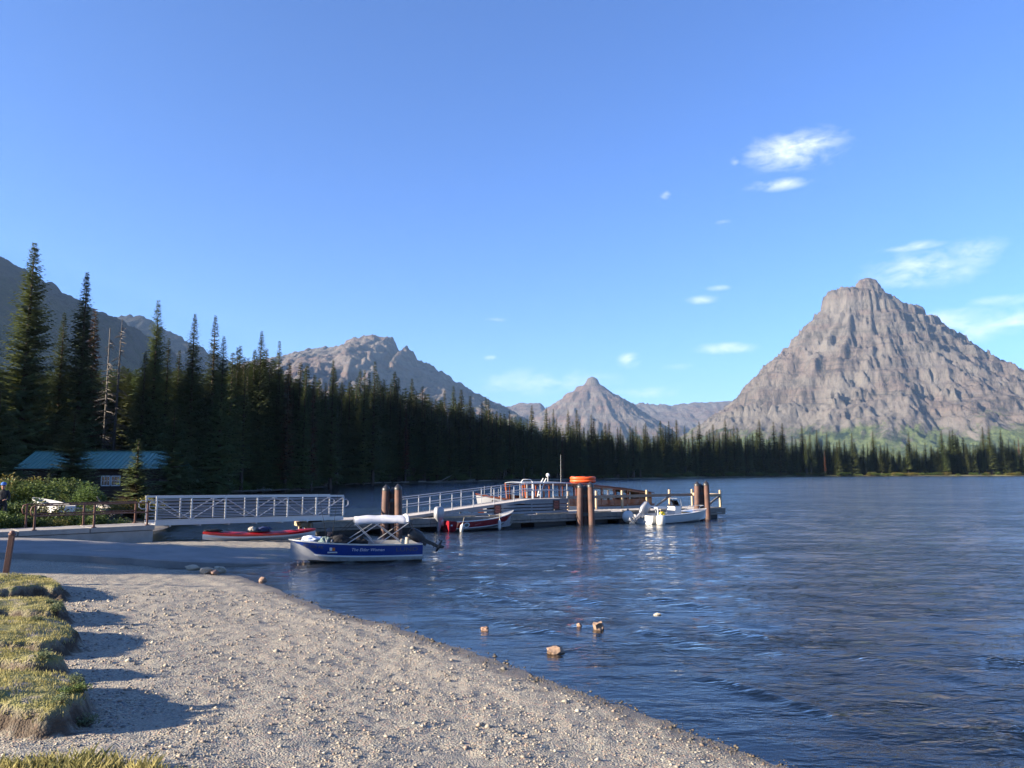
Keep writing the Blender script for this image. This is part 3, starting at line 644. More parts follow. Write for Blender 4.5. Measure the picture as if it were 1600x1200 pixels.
# the wood behind, one mass of lighter conifers
pts = []; rr_ = random.Random(5)
for i in range(1250):
    u = rr_.uniform(-60, 1690); y = shoreY(max(u, 300))+rr_.uniform(10, 45) if u > 300 else rr_.uniform(100, 135)
    vt = topv(max(u, 370))+rr_.uniform(9, 32)+(8 if u < 370 else 0); p = gy(u, vt, y)
    if p.z < 6: continue
    z = gz1(p.x, y); pts.append((p.x, y, z, p.z-z))
for i in range(190):             # the same wood goes on to the left of the view
    x = rr_.uniform(-150, -58); y = rr_.uniform(46, 110)
    if x/y > -.80: continue
    pts.append((x, y, gz1(x, y), rr_.uniform(16, 25)))
pts += [(-38+rr_.uniform(-2, 2), 13.7+.56*k_, 1.2, rr_.uniform(10.2, 11.6)) for k_ in range(12)]
pts = np.array(pts); fm = fastmesh('forest', pts[:, :3], np.zeros((0, 3), int))
attr(fm, 'hgt', pts[:, 3]/20); attr(fm, 'spin', np.random.default_rng(9).uniform(0, 6.28, len(pts))); attr(fm, 'fat', np.random.default_rng(10).uniform(1.05, 1.5, len(pts)))
LIGHT = conifer_meshes(20, 3.0, 151, .8, .05, spray=1.0)[1]
src = bpy.data.objects.new('forest_crown', LIGHT)
ng = bpy.data.node_groups.new('forest_scatter', 'GeometryNodeTree')
ng.interface.new_socket('Geometry', in_out='INPUT', socket_type='NodeSocketGeometry'); ng.interface.new_socket('Geometry', in_out='OUTPUT', socket_type='NodeSocketGeometry')
gi = ng.nodes.new('NodeGroupInput'); go = ng.nodes.new('NodeGroupOutput'); oi = ng.nodes.new('GeometryNodeObjectInfo'); oi.inputs['Object'].default_value = src
ip = ng.nodes.new('GeometryNodeInstanceOnPoints')
def nattr(n):
    q = ng.nodes.new('GeometryNodeInputNamedAttribute'); q.data_type = 'FLOAT'; q.inputs[0].default_value = n; return q.outputs[0]
cs = ng.nodes.new('ShaderNodeCombineXYZ'); hh = nattr('hgt'); ff = ng.nodes.new('ShaderNodeMath'); ff.operation = 'MULTIPLY'; ng.links.new(hh, ff.inputs[0]); ng.links.new(nattr('fat'), ff.inputs[1])
ng.links.new(ff.outputs[0], cs.inputs[0]); ng.links.new(ff.outputs[0], cs.inputs[1]); ng.links.new(hh, cs.inputs[2])
cr_ = ng.nodes.new('ShaderNodeCombineXYZ'); ng.links.new(nattr('spin'), cr_.inputs[2])
ng.links.new(gi.outputs[0], ip.inputs['Points']); ng.links.new(oi.outputs['Geometry'], ip.inputs['Instance']); ng.links.new(cr_.outputs[0], ip.inputs['Rotation']); ng.links.new(cs.outputs[0], ip.inputs['Scale'])
ng.links.new(ip.outputs[0], go.inputs[0])
fo = link('forest', fm); fo.modifiers.new('scatter', 'NODES').node_group = ng
tag(fo, 'dense dark conifer wood behind the front row of trees', 'forest', kind='stuff')
# young trees by the cabin
YG = conifer_meshes(5, 1.25, 141, 1.3, .04, spray=.22, needle=M['needle_young']); YR = conifer_meshes(5, 1.5, 142, 1.4, .04, spray=.22, needle=M['needle_brown'])
YD = conifer_meshes(9, 2.2, 143, 1.5, .03, spray=.30)
tree_px(217, 686, 52, YG, 5, 'small light green young fir in front of the cabin', wide=1.45)
rb_ = tree_px(212, 742, 51.6, YR, 5, 'low rust brown young fir at the foot of the light green one', wide=2.0)
tree_px(118, 640, 66, YD, 9, 'dark bushy fir covering the middle of the teal roof', wide=1.75)
tree_px(274, 632, 73.5, YD, 9, 'dark bushy fir beside the right gable of the cabin', wide=1.5)
tree_px(2, 596, 58, YD, 9, 'dark fir left of the cabin near the picture edge', wide=1.3)
tree_px(77, 738, 50, YG, 5, 'little green fir above the white skiff', wide=1.5)
tree_px(28, 742, 47, YG, 5, 'little green fir left of the white skiff', wide=1.7)

# ---------------------------------------------------------------- boat ramp, walkway, gangway
GA = math.atan2(6.0, 6.7); gd = Vector((math.cos(GA), math.sin(GA), 0)); gn = Vector((-math.sin(GA), math.cos(GA), 0))
G0 = Vector((-15.4, 33.2, 0))
def ramp_build():
    near = [(-26,23.2),(-22,24.3),(-17,25.3),(-14,25.9),(-11,26.1),(-9.3,26.7),(-8.0,27.5),(-7.6,28.2)]
    nxs = np.linspace(-26, -7.7, 74); ny = np.interp(nxs, [a for a, b in near], [b for a, b in near])+.10*perlin(nxs/1.1, nxs*0, 91)
    rows = []
    for k in range(16):
        f = (k-2)/13; row = []
        for x, y0 in zip(nxs, ny):
            top = float(np.interp(x, [-26,-22,-17,-14,-11,-8.6,-7.6], [1.0,.90,.66,.46,.25,.06,-.10]))
            y1 = 30.6+.25*(x+8)*.3
            if k == 0: row.append((x, y0+.02, top-.6))
            elif k == 1: row.append((x, y0-.03, top-.03))
            elif k == 15: row.append((x, y1+.5, min(gz1(x, y1+.5)-.08, top-.05)))
            else: row.append((x, y0+.05+(y1-y0)*max(f, 0), top+.015*float(perlin(np.array([x/.9]), np.array([f*5]), 92)[0])-.02*max(f, 0)))
        rows.append(row)
    m = mat('ramp_gravel', (.27, .255, .235), .9, 0, noise=(1.2, .8, (.18, .17, .16)), bump=(45, .7, .012))
    o = MB().rows(rows).build('boat_ramp', m, smooth=60); tag(o, 'grey gravel boat ramp sloping into the water with a dark broken edge', 'boat ramp', kind='structure')
ramp_build()
def walkway_build():
    e = empty('walkway', tuple(G0), GA, 'low concrete walkway leading to the metal gangway', 'walkway')
    for k in range(6):
        x1 = -.05-k*2.5; MB().box((x1-1.24, .75, .85), (2.47, 1.9, .20)).build('slab', M['concrete'], e, bevel=.015)
    MB().box((-7.5, .75, .33), (14.8, 1.8, .80)).build('foundation_wall', M['concrete'], e, bevel=.02)
walkway_build()
def brown_rail():
    e = empty('handrail', tuple(G0), GA, 'brown pipe handrail along both sides of the concrete walkway', 'handrail')
    for y in (-.12, 1.62):
        for x in (-.35, -2.4, -4.5):
            MB().box((x, y, 1.43), (.07, .07, .98)).build('post', M['steel_brown'], e); MB().box((x, y, .965), (.16, .16, .025)).build('base_plate', M['steel_brown'], e)
        for z in (1.50, 1.90): MB().tube((-4.5, y, z), (-.35, y, z), .028).build('rail', M['steel_brown'], e, smooth=True)
        MB().poly([(-4.5, y, 1.9), (-4.62, y, 1.85), (-4.66, y, 1.7), (-4.62, y, 1.55), (-4.5, y, 1.5)], .028).build('rail_end', M['steel_brown'], e, smooth=True)
brown_rail()
def gangway_build():
    L = 9.1; e = empty('gangway', (G0.x, G0.y, .93), GA, 'long grey aluminium truss gangway between the concrete walkway and the dock', 'gangway')
    drop = -.13
    def zz(x): return drop*x/L
    for y in (0, 1.45):
        MB().beam((0, y, .06+zz(0)), (L, y, .06+zz(L)), .07, .17).build('side_beam', M['alu'], e)
        MB().beam((0, y, 1.18), (L, y, 1.18+zz(L)), .08, .09).build('top_chord', M['alu'], e)
        nb = 6; xs_ = [L*k/nb for k in range(nb+1)]
        for k, x in enumerate(xs_):
            MB().beam((x if k else .04, y, .19+zz(x)), (x if k else .04, y, 1.135+zz(x)), .06, .06).build('truss_post', M['alu'], e)
        for k in range(nb):
            a, b = xs_[k], xs_[k+1]; lo, hi = (a, b) if k % 2 else (b, a)
            MB().tube((hi, y, 1.12+zz(hi)), (lo, y, .2+zz(lo)), .026, n=6).build('diagonal', M['alu'], e)
        for j in range(6): MB().tube((0, y+(.05 if y < .5 else -.05), .30+j*.145), (L, y+(.05 if y < .5 else -.05), .30+j*.145+zz(L)), .019, n=6).build('rail', M['alu'], e)
        for x, sg in ((0, -1), (L, 1)):
            MB().poly([(x, y, 1.0+zz(x)), (x+sg*.16, y, 1.0+zz(x)), (x+sg*.27, y, .9+zz(x)), (x+sg*.27, y, .74+zz(x)), (x+sg*.16, y, .64+zz(x)), (x, y, .64+zz(x))], .024, 6).build('handrail_return', M['alu'], e, smooth=True)
    MB().beam((0, .725, .02), (L, .725, .02+zz(L)), 1.36, .06).build('deck', M['alu'], e)
    for k in range(7):
        x = L*(k+.5)/7; MB().beam((x, .03, -.05+zz(x)), (x, 1.42, -.05+zz(x)), .07, .08).build('cross_beam', M['alu'], e)
gangway_build()

# ---------------------------------------------------------------- dock
DA = math.atan2(.519, .855); D0 = Vector((-9.9, 38.2, 0)); dd = Vector((.855, .519, 0)); dn = Vector((-.519, .855, 0)); DZ = .70; DLEN = 28.8; DW = 3.0
def dk(s, w=0, z=0): p = D0+dd*s+dn*w; return Vector((p.x, p.y, z))
def dock_build():
    e = empty('floating_dock', tuple(D0), DA, 'long grey wooden floating dock where the boats lie', 'dock')
    b = MB(); k = 0; x = 0
    while x < DLEN:
        w = .185; b.box((x+.0925, DW/2, DZ-.02+R.uniform(-.003, .003)), (w-.012, DW+.06+R.uniform(-.015, .015), .04)); x += w
    b.build('decking', M['deck'], e)['kind'] = 'stuff'
    n = 9; l = DLEN/n
    for k in range(n):
        for y in (-.035, DW+.035): MB().box((l*(k+.5), y, DZ-.17), (l-.02, .06, .24)).build('fascia_board', M['wood_grey'], e, bevel=.006)
        MB().box((l*(k+.5), -.02, DZ-.38), (l-.02, .07, .13)).build('skirt_board', M['wood_grey'], e, bevel=.006)
        MB().box((l*(k+.5), -.04, DZ+.035), (l-.9, .10, .05)).build('bull_rail', M['wood_tan'], e, bevel=.006)
        MB().box((l*(k+.5), DW/2, .10), (l-.9, DW-.5, .56)).build('float', M['float'], e, bevel=.05)
        c = MB(); c.box((l*k+.6, .12, DZ+.03), (.07, .07, .06)); c.box((l*k+.6, .12, DZ+.075), (.24, .05, .03)); c.build('cleat', M['galv'], e, bevel=.008)
    for x in (-.04, DLEN+.04): MB().box((x, DW/2, DZ-.18), (.07, DW, .28)).build('end_board', M['wood_tan'], e, bevel=.006)
    for y in (0, 1.1, 2.2): MB().box((.1, y+.3, .28), (.16, .16, .62)).build('end_post', M['wood_tan'], e, bevel=.01)
    MB().box((-.25, .9, DZ-.12), (.45, 1.2, .22)).build('end_bumper', M['wood_tan'], e, bevel=.03)
dock_build()
def boarding_ramp():
    s0, s1, s2 = 5.0, 13.3, 15.9; y0, y1 = .55, 2.05; zt = 1.52
    e = empty('boarding_ramp', tuple(dk(0)), DA, 'sloping boarding ramp with grey board sides and pipe railings on the dock', 'ramp')
    def zr(x): return DZ+.03+(zt-DZ-.03)*min(max((x-s0)/(s1-s0), 0), 1)
    MB().beam((s0, (y0+y1)/2, zr(s0)), (s1, (y0+y1)/2, zr(s1)), y1-y0, .05).build('ramp_deck', M['deck'], e)
    MB().box(((s1+s2)/2, (y0+y1)/2, zt), (s2-s1, y1-y0, .05)).build('landing', M['deck'], e)
    for y in (y0-.03, y1+.03):
        MB().beam((s0, y, zr(s0)-.03), (s1, y, zr(s1)-.03), .05, .16).build('stringer', M['slat'], e)
        MB().beam((s1+.01, y, zt-.03), (s2, y, zt-.03), .05, .16).build('stringer', M['slat'], e)
    for j in range(4):
        z = DZ+.10+j*.185; xa = s0+(z+.10-DZ)/(zt-DZ)*(s1-s0)+.15
        if xa < s2-1: MB().box(((xa+s2)/2, y0-.02, z), (s2-xa, .035, .135)).build('slat', M['slat'], e, bevel=.004)
    MB().box(((s1-2.4+s2)/2, y1-.12, DZ+.30), (s2-s1+2.2, .03, .50)).build('shade_panel', M['logwall'], e)  # dark sheet added so the slat gaps show under-ramp shade
    for j in range(5):
        z = DZ+.10+j*.17
        if j < 4: MB().box((s2-.02, (y0+y1)/2, z), (.035, y1-y0-.1, .13)).build('slat', M['slat'], e, bevel=.004)
    for x in (s1-4, s1-2, s1, s2-.1):
        for y in (y0+.03, y1-.03): MB().box((x, y, (DZ+zr(x))/2-.02), (.09, .05, zr(x)-DZ-.05)).build('support', M['slat'], e)
    px = [s0+.3+k*1.35 for k in range(7)]+[s2-2.0, s2-.05]
    for y in (y0, y1):
        for x in px: MB().tube((x, y, zr(x)), (x, y, zr(x)+.98), .026, n=6).build('rail_post', M['galv'], e, smooth=True)
        for h in (.55, .97): MB().poly([(px[0]-.25, y, zr(px[0])+h), (s1, y, zt+h), (s2-.05, y, zt+h)], .022, 6).build('rail', M['galv'], e, smooth=True)
    y = y1; g = MB(); xg = s1+.2
    g.poly([(xg, y, zt), (xg, y, zt+1.05), (xg+.12, y, zt+1.18), (xg+.68, y, zt+1.18), (xg+.8, y, zt+1.05), (xg+.8, y, zt)], .03, 8); g.tube((xg, y, zt+.62), (xg+.8, y, zt+.62), .025)
    g.build('gate_frame', M['white_trim'], e, smooth=True)
boarding_ramp()
def sign(s, z, label):
    p = dk(s, .47, z); e = empty('notice_sign', tuple(p), DA, label, 'sign', 'brown notices on the boarding ramp')
    MB().box((0, 0, 0), (.46, .025, .56)).build('board', M['sign_brown'], e, bevel=.004)
    for j in range(5): MB().box((0, -.016, .19-j*.092), (.34 if j % 2 else .26, .006, .034)).build('print', M['sign_red'], e)
sign(10.9, 1.02, 'square brown notice with red print near the low end of the ramp'); sign(15.0, 1.20, 'square brown notice with red print at the landing end of the ramp')
def dock_rail():
    e = empty('dock_railing', tuple(dk(0)), DA, 'wooden post and rail fence along the outer end of the dock', 'railing')
    w = DW-.1; px = [17.6, 19.9, 22.1, 24.3, 26.4]
    for x in px: MB().box((x, w, DZ+.60), (.13, .13, 1.22)).build('post', M['wood_tan'], e, bevel=.01)
    for x in (28.6,): MB().box((x, .2, DZ+.56), (.13, .13, 1.3)).build('post', M['wood_tan'], e, bevel=.01); MB().box((x, w, DZ+.60), (.13, .13, 1.22)).build('post', M['wood_tan'], e, bevel=.01)
    xs_ = [16.4]+px[1::2]+[28.6]
    for a, b in zip(xs_[:-1], xs_[1:]): MB().box(((a+b)/2, w-.09, DZ+.82), (b-a-.02, .05, .19)).build('rail', M['wood_grey'], e, bevel=.006)
    MB().box((28.51, (w+.2)/2, DZ+.86), (.05, w-.3, .19)).build('rail', M['wood_tan'], e, bevel=.006)
    MB().box((27.6, .12, DZ+.86), (2.0, .05, .19)).build('rail', M['wood_tan'], e, bevel=.006)
    MB().beam((26.9, .16, DZ-.05), (28.5, .16, DZ+.78), .05, .14).build('brace', M['wood_grey'], e); MB().beam((24.9, w-.13, DZ+.0), (26.35, w-.13, DZ+.78), .05, .14).build('brace', M['wood_grey'], e)
dock_rail()
def pile_cluster(s, w, label, first=[None]):
    p = dk(s, w)
    if first[0]:
        e = copy_tree(first[0]); e.location = tuple(p); e['label'] = label; return e
    e = empty('pile_cluster', tuple(p), 0.04, label, 'pilings', 'brown steel pile clusters at the dock'); first[0] = e
    for (x0, y0, x1, y1, zt) in ((-.37, -.06, -.31, 0, 2.32), (.02, .34, .02, .28, 2.16), (.37, -.02, .31, .03, 2.36)):
        a = Vector((x0*1.15, y0*1.15, -2.2)); b = Vector((x1, y1, zt)); ax = (b-a).normalized()
        pl = MB().tube(a, b, .195, .195, 16).build('pile', M['pile'], e, smooth=True)
        q = ax.to_track_quat('Z', 'Y').to_matrix(); MB().lathe(b, [(.21, -.10), (.215, 0), (.20, .03), (.03, .21), (.005, .22)], 16, q).build('cap', M['cap_black'], pl, smooth=40)
    MB().box((0, .12, 1.72), (.75, .12, .16)).build('bracket', M['cap_black'], e); MB().box((0, .12, .62), (.95, .12, .2)).build('bracket', M['cap_black'], e)
    return e
pile_cluster(4.0, -.45, 'brown steel pile cluster behind the blue boat canopy'); pile_cluster(16.5, -.45, 'brown steel pile cluster beside the end of the boarding ramp'); pile_cluster(26.2, -.45, 'brown steel pile cluster at the bow of the white boat')

# ---------------------------------------------------------------- boats
class Hull:
    def __init__(s, L, B, sheer, keel, chine, stern_w=.85, cw=.82, rake=.45, full=2.2, n=26):
        s.L, s.B, s.sheer, s.keel, s.chine, s.sw, s.cw, s.rake, s.full, s.n = L, B, sheer, keel, chine, stern_w, cw, rake, full, n
    def hb(s, t):
        w = s.sw+(1-s.sw)*min(t/.42, 1)**.8
        if t > .42: w *= max(1-((t-.42)/.58)**s.full, 0)**.85
        return max(w, .006)*s.B/2
    def pt(s, t, f, sg=1, off=0.0):             # f: -1 keel .. 0 chine .. 1 sheer
        zs, zk = s.sheer(t), s.keel(t); zc = min(zk+s.chine(t), zs-.05); hs = s.hb(t); hc = hs*s.cw*(1-.25*t*t)
        if f >= 0: z = zc+(zs-zc)*f; h = hc+(hs-hc)*f**.8
        else: z = zk+(zc-zk)*(1+f); h = hc*(1+f)
        x = t*s.L-s.rake*(t**5)*(1-max(0, min(1, (z-s.keel(.5))/(zs-s.keel(.5)))))
        return Vector((x, sg*(h+off), z))
    def strip(s, f0, f1, sg, m=4, off=0.0, t0=0.0, t1=1.0):
        g0 = f0 if callable(f0) else (lambda t: f0); g1 = f1 if callable(f1) else (lambda t: f1)
        return [[s.pt(t0+(t1-t0)*i/s.n, g0(i/s.n)+(g1(i/s.n)-g0(i/s.n))*k/m, sg, off) for k in range(m+1)] for i in range(s.n+1)]
    def at(s, x, f, sg, off):                   # point on the side at local x
        lo, hi = 0.0, 1.0
        for _ in range(18):
            m = (lo+hi)/2
            if s.pt(m, f).x < x: lo = m
            else: hi = m
        return s.pt(lo, f, sg, off)
    def side(s, name, f0, f1, mat_, parent, m=4, **k):
        b = MB()
        for sg in (1, -1): b.rows(s.strip(f0, f1, sg, m, **k))
        return b.build(name, mat_, parent, smooth=50)
    def bottom(s, mat_, parent, name='hull_bottom'):
        b = MB(); b.rows([[s.pt(i/s.n, -k/3 if False else f, sg) for (f, sg) in ((0, 1), (-.5, 1), (-1, 1), (-.5, -1), (0, -1))] for i in range(s.n+1)]); return b.build(name, mat_, parent, smooth=40)
    def transom(s, mat_, parent, f0=-1, name='transom'):
        P = [s.pt(0, f, 1) for f in (1, .5, 0, -.5, -1)]+[s.pt(0, f, -1) for f in (-.5, 0, .5, 1)]
        return MB().add(P+[p+Vector((.05, 0, 0)) for p in P], [tuple(range(9)), tuple(range(17, 8, -1))]+[(i, (i+1) % 9, 9+(i+1) % 9, 9+i) for i in range(9)]).build(name, mat_, parent)
    def inside(s, mat_, parent, floor, inset=.05, name='interior'):
        rows = []
        for i in range(s.n+1):
            t = i/s.n*.985; r = []
            for sg in (1, -1):
                S = s.pt(t, 1, sg, -min(inset, s.hb(t)*.6)); zf = max(floor, s.keel(t)+.07); Fp = s.pt(t, .12, sg, -min(inset+.02, s.hb(t)*.6)); Fp.z = zf; Fp.x = S.x
                Fp.y = sg*max(sg*Fp.y, .002)
                r.append((S, Fp))
            rows.append([r[0][0], r[0][1], (r[0][1]+r[1][1])/2, r[1][1], r[1][0]])
        return MB().rows(rows).build(name, mat_, parent, smooth=30)
    def gunwale(s, mat_, parent, r=.03, w=.05):
        b = MB()
        for sg in (1, -1):
            rows = []
            for i in range(s.n+1):
                t = i/s.n; p = s.pt(t, 1, sg); hh = s.hb(t); inn = min(w, hh*.8); rows.append([p+Vector((0, sg*.018, -.03)), p+Vector((0, sg*.018, .012)), p+Vector((0, -sg*inn, .016)), p+Vector((0, -sg*inn, -.02))])
            b.rows(rows, ring=True, cap=True)
        return b.build('gunwale', mat_, parent, smooth=40)
    def letter(s, body, size, x, z_f, sg, mat_, parent, dirx, shear=0.0, off=.008, stretch=1.0, name='lettering'):
        me = text_mesh(body, size, shear)
        H_ = s.sheer(.5)-(s.keel(.5)+s.chine(.5))
        for v in me.vertices:
            p = s.at(x+dirx*v.co.x*stretch, min(max(z_f+v.co.y/H_, .01), .99), sg, off); v.co = p
        me.materials.clear(); me.materials.append(mat_); return link(name, me, parent)
def outboard(parent, x, y, z, tilt, cowl, leg, s=1.0, turn=0.0):
    """pivot at the transom top; leg hangs down, cowling above; tilt swings the leg aft and up"""
    Mx = Matrix.Translation((x, y, z)) @ Matrix.Rotation(turn, 4, 'Z') @ Matrix.Rotation(tilt, 4, 'Y')
    def T(b):
        b.v = [tuple(Mx @ (Vector(v)*s)) for v in b.v]; return b
    lg = MB(); lg.box((-.16, 0, -.16), (.17, .15, .50)); lg.box((-.18, 0, -.52), (.15, .085, .40)); lg.box((-.21, 0, -.60), (.36, .16, .025))
    lg.ell((-.20, 0, -.80), (.27, .065, .065)); lg.add([(-.12, -.012, -.83), (-.30, -.012, -.83), (-.33, -.012, -1.02), (-.24, -.012, -1.02), (-.12, .012, -.83), (-.30, .012, -.83), (-.33, .012, -1.02), (-.24, .012, -1.02)], [(0, 1, 2, 3), (7, 6, 5, 4), (0, 4, 5, 1), (1, 5, 6, 2), (2, 6, 7, 3), (3, 7, 4, 0)])
    lg.box((-.18, 0, -.72), (.13, .05, .16)); lg.box((-.02, 0, -.10), (.14, .22, .28))
    o = T(lg).build('outboard_motor', leg, parent, smooth=30, bevel=.006)
    cw = MB(); rows = []
    for z_, fx, bx, w in ((-.08, -.02, -.28, .09), (.06, .05, -.36, .13), (.16, .09, -.42, .17), (.36, .10, -.43, .18), (.56, .09, -.42, .175), (.66, .04, -.38, .14), (.70, -.04, -.30, .08)):
        cx, hx = (fx+bx)/2, (fx-bx)/2; rows.append([Vector((cx+hx*math.copysign(abs(math.cos(a))**.5, math.cos(a)), w*math.copysign(abs(math.sin(a))**.5, math.sin(a)), z_)) for a in [2*math.pi*k/18 for k in range(18)]])
    cw.rows(rows, ring=True, cap=True); T(cw).build('cowling', cowl, o, smooth=50)
    pr = MB()
    for k in range(3):
        a = 2.094*k; c, sn = math.cos(a), math.sin(a)
        pr.add([(-.44, c*.04-sn*.03, sn*.04+c*.03-.80), (-.50, c*.16-sn*.08, sn*.16+c*.08-.80), (-.46, c*.19, sn*.19-.80), (-.43, c*.14+sn*.06, sn*.14-c*.06-.80), (-.42, c*.04+sn*.02, sn*.04-c*.02-.80)], [(0, 1, 2, 3, 4)])
    pr.ell((-.45, 0, -.80), (.08, .04, .04)); T(pr).build('propeller', leg, o)
    return o

# blue fishing boat
HB = Hull(4.75, 1.75, lambda t: .60+.20*t**2.2, lambda t: -.16+.10*t**3+.14*max(t-.80, 0)/.2*t**4, lambda t: .20-.05*t**2,   .88, .86, .75)
bp_, sp_ = gz(466, 881), gz(654, 876); hd = math.atan2(bp_.y-sp_.y, bp_.x-sp_.x)
BB = empty('fishing_boat', (sp_.x, sp_.y+.55, .02), hd, 'blue aluminium fishing boat with white canopy pulled up at the boat ramp', 'boat')
HB.bottom(M['bare_alu'], BB); fb = lambda t: .32+.03*t**2
HB.side('lower_side', 0.0, lambda t: fb(t)-.09, M['bare_alu'], BB, 2); HB.side('stripe', lambda t: fb(t)-.09, fb, M['stripe'], BB, 1, off=.006); HB.side('upper_side', fb, 1.0, M['blue_paint'], BB, 4)
HB.transom(M['blue_paint'], BB); HB.inside(M['dark_int'], BB, .08); HB.gunwale(M['bare_alu'], BB)
HB.letter('The Elder Woman', .155, 2.55, .60, 1, M['letter_white'], BB, -1, .25); HB.letter('LUND', .22, .98, .56, 1, M['letter_grey'], BB, -1, 0, stretch=1.35); HB.letter('MT 088 AK', .15, 4.22, .66, 1, M['letter_grey'], BB, -1, 0)
for k, mm in enumerate((M['letter_white'], M['orange'])):
    q = [HB.at(3.30-k*.10-dx, f, 1, .008) for dx, f in ((0, .58), (.09, .58), (.09, .76), (0, .76))]; MB().add(q, [(0, 1, 2, 3)]).build('sticker', mm, BB)
for x in (1.0, 2.1, 3.2): MB().box((x, 0, .36), (.34, 1.42, .05)).build('bench', M['bare_alu'], BB, bevel=.01)
for x, y in ((.95, .35), (.72, -.3)):
    st = MB().box((x, y, .47), (.42, .40, .10)).build('seat', M['seat_tan'], BB, bevel=.03); MB().box((x-.24, y, .62), (.10, .40, .26)).build('seat_back', M['seat_tan'], st, bevel=.03)
# canopy: cloth over two hoops, with poles and straps
cv = MB(); rows = []
for i in range(13):
    x = .55+1.9*i/12; e_ = abs(i-6)/6; r = []
    for k in range(13):
        a = math.pi*(k/12); drop = .05*e_**4
        r.append((x, .80*math.cos(a)*(1 if abs(math.cos(a)) < .98 else 1), 1.42+.18*math.sin(a)**.55-drop-(.06 if k in (0, 12) else 0)+.012*math.sin(i*1.6)*math.sin(a)))
    rows.append(r)
cv.rows(rows); ob = cv.build('canopy', M['canvas'], BB, smooth=60); sm = ob.modifiers.new('thick', 'SOLIDIFY'); sm.thickness = .015
MB().poly([(.55, .82*math.cos(math.pi*k/12), 1.40+.19*math.sin(math.pi*k/12)**.55) for k in range(13)], .055, 6).build('canopy_roll', M['canvas'], ob, smooth=True)
for sg in (1, -1):
    for (xa, za, xb, zb) in ((1.55, .66, .50, 1.38), (1.75, .66, 2.45, 1.38), (.75, .64, 1.75, 1.38), (2.7, .66, 1.55, 1.38)):
        MB().tube((xa, sg*.80, za), (xb, sg*.79, zb), .016, n=6).build('pole', M['alu'], BB, smooth=True)
    MB().tube((3.3, sg*.74, .68), (2.5, sg*.79, 1.38), .008, n=4).build('strap', M['black'], BB); MB().tube((.1, sg*.76, .62), (.45, sg*.79, 1.38), .008, n=4).build('strap', M['black'], BB)
outboard(BB, -.02, -.05, .58, math.radians(62), M['black_gloss'], M['black_gloss'], .84)
def stone_mesh(name, size, seed, mt, amp=.3, sub=2, freq=1.3, flat=False):
    from mathutils import noise as mn
    bm = bmesh.new(); bmesh.ops.create_icosphere(bm, subdivisions=sub, radius=1); off = Vector((seed*3.7, seed*1.9, seed*.7))
    for v in bm.verts:
        d = v.co.normalized(); k = 1+amp*mn.noise(d*freq+off)+amp*.4*mn.noise(d*freq*2.7+off); v.co = Vector((d.x*size[0]*k, d.y*size[1]*k, d.z*size[2]*k))
    me = bpy.data.meshes.new(name); bm.to_mesh(me); bm.free(); me.materials.append(mt)
    if not flat:
        for p in me.polygons: p.use_smooth = True
    return me
def lump(name, label, cat, loc, size, mt, seed, rz=0, group=None):
    o = link(name, stone_mesh(name, size, seed, mt, .45, 4, 1.8)); o.location = loc; o.rotation_euler = (0, 0, rz); return tag(o, label, cat, group)
def onboat(x, y, z): return BB.matrix_basis @ Vector((x, y, z))
bpy.context.view_layer.update()
lump('gear_bag', 'large black duffel bag lying amidships in the blue boat', 'bag', onboat(3.0, .1, .60), (.62, .36, .30), M['black'], 5, hd); lump('gear_bag', 'black rounded bag behind the duffel in the blue boat', 'bag', onboat(2.35, .05, .56), (.38, .34, .26), M['black'], 6, hd)
lump('towel', 'crumpled pale blue and white towel on the bow of the blue boat', 'towel', onboat(3.95, .05, .76), (.36, .30, .15), mat('towel', (.6, .66, .78), .9, 0, noise=(7, .9, (.25, .33, .55)), bump=(9, .8, .05)), 7, hd)
lump('cooler_bag', 'grey green bag beside the towel in the blue boat', 'bag', onboat(3.5, .25, .66), (.22, .2, .2), mat('bag_green', (.16, .22, .2), .8), 8, hd)
for k, (x, tx) in enumerate(((3.35, 3.75), (3.25, 3.05))):
    a = onboat(x, .45, .5); b = onboat(tx, .65, 2.5); o = MB().poly([(0, 0, 0), (b-a)*.5+Vector((0, 0, .05)), b-a], [.014, .008, .004], 5).build('fishing_rod', M['black'], None); o.location = a
    MB().ell((b-a)*.12, (.05, .05, .06), 8, 6).build('reel', M['silver'], o)
    tag(o, ('thin black fishing rod leaning forward over the bow of the blue boat', 'thin black fishing rod leaning aft beside the gear bags')[k], 'fishing rod')

# maroon fishing boat
HR = Hull(4.6, 1.9, lambda t: .55+.42*t**2.4, lambda t: -.14+.10*t**3+.30*max(t-.82, 0)/.18*t**4, lambda t: .22+.14*t**2,   .9, .86, .75)
sr = gz(702, 831); brr = dk(11.3, -.75); hdr = math.atan2(brr.y-sr.y, brr.x-sr.x)
RB = empty('fishing_boat', (sr.x-.1, sr.y+.35, .0), hdr+.14, 'maroon fishing boat with pale inside and silver motor tied along the dock', 'boat')
M['hull_dark'] = mat('grey_hull', (.16, .155, .15), .5, .3, noise=(5, .5)); HR.bottom(M['hull_dark'], RB); fr_ = lambda t: .26+.12*t**2
HR.side('lower_side', 0.0, lambda t: fr_(t)-.08, M['hull_dark'], RB, 2); HR.side('stripe', lambda t: fr_(t)-.08, fr_, M['stripe'], RB, 1, off=.006); HR.side('upper_side', fr_, 1.0, M['red_paint'], RB, 4)
HR.transom(M['red_paint'], RB); HR.inside(M['dark_int'], RB, .10, .06); HR.gunwale(M['white_gel'], RB, w=.07)
for x in (1.2, 2.4, 3.3): MB().box((x, 0, .38), (.36, 1.4, .06)).build('bench', M['dark_int'], RB, bevel=.01)
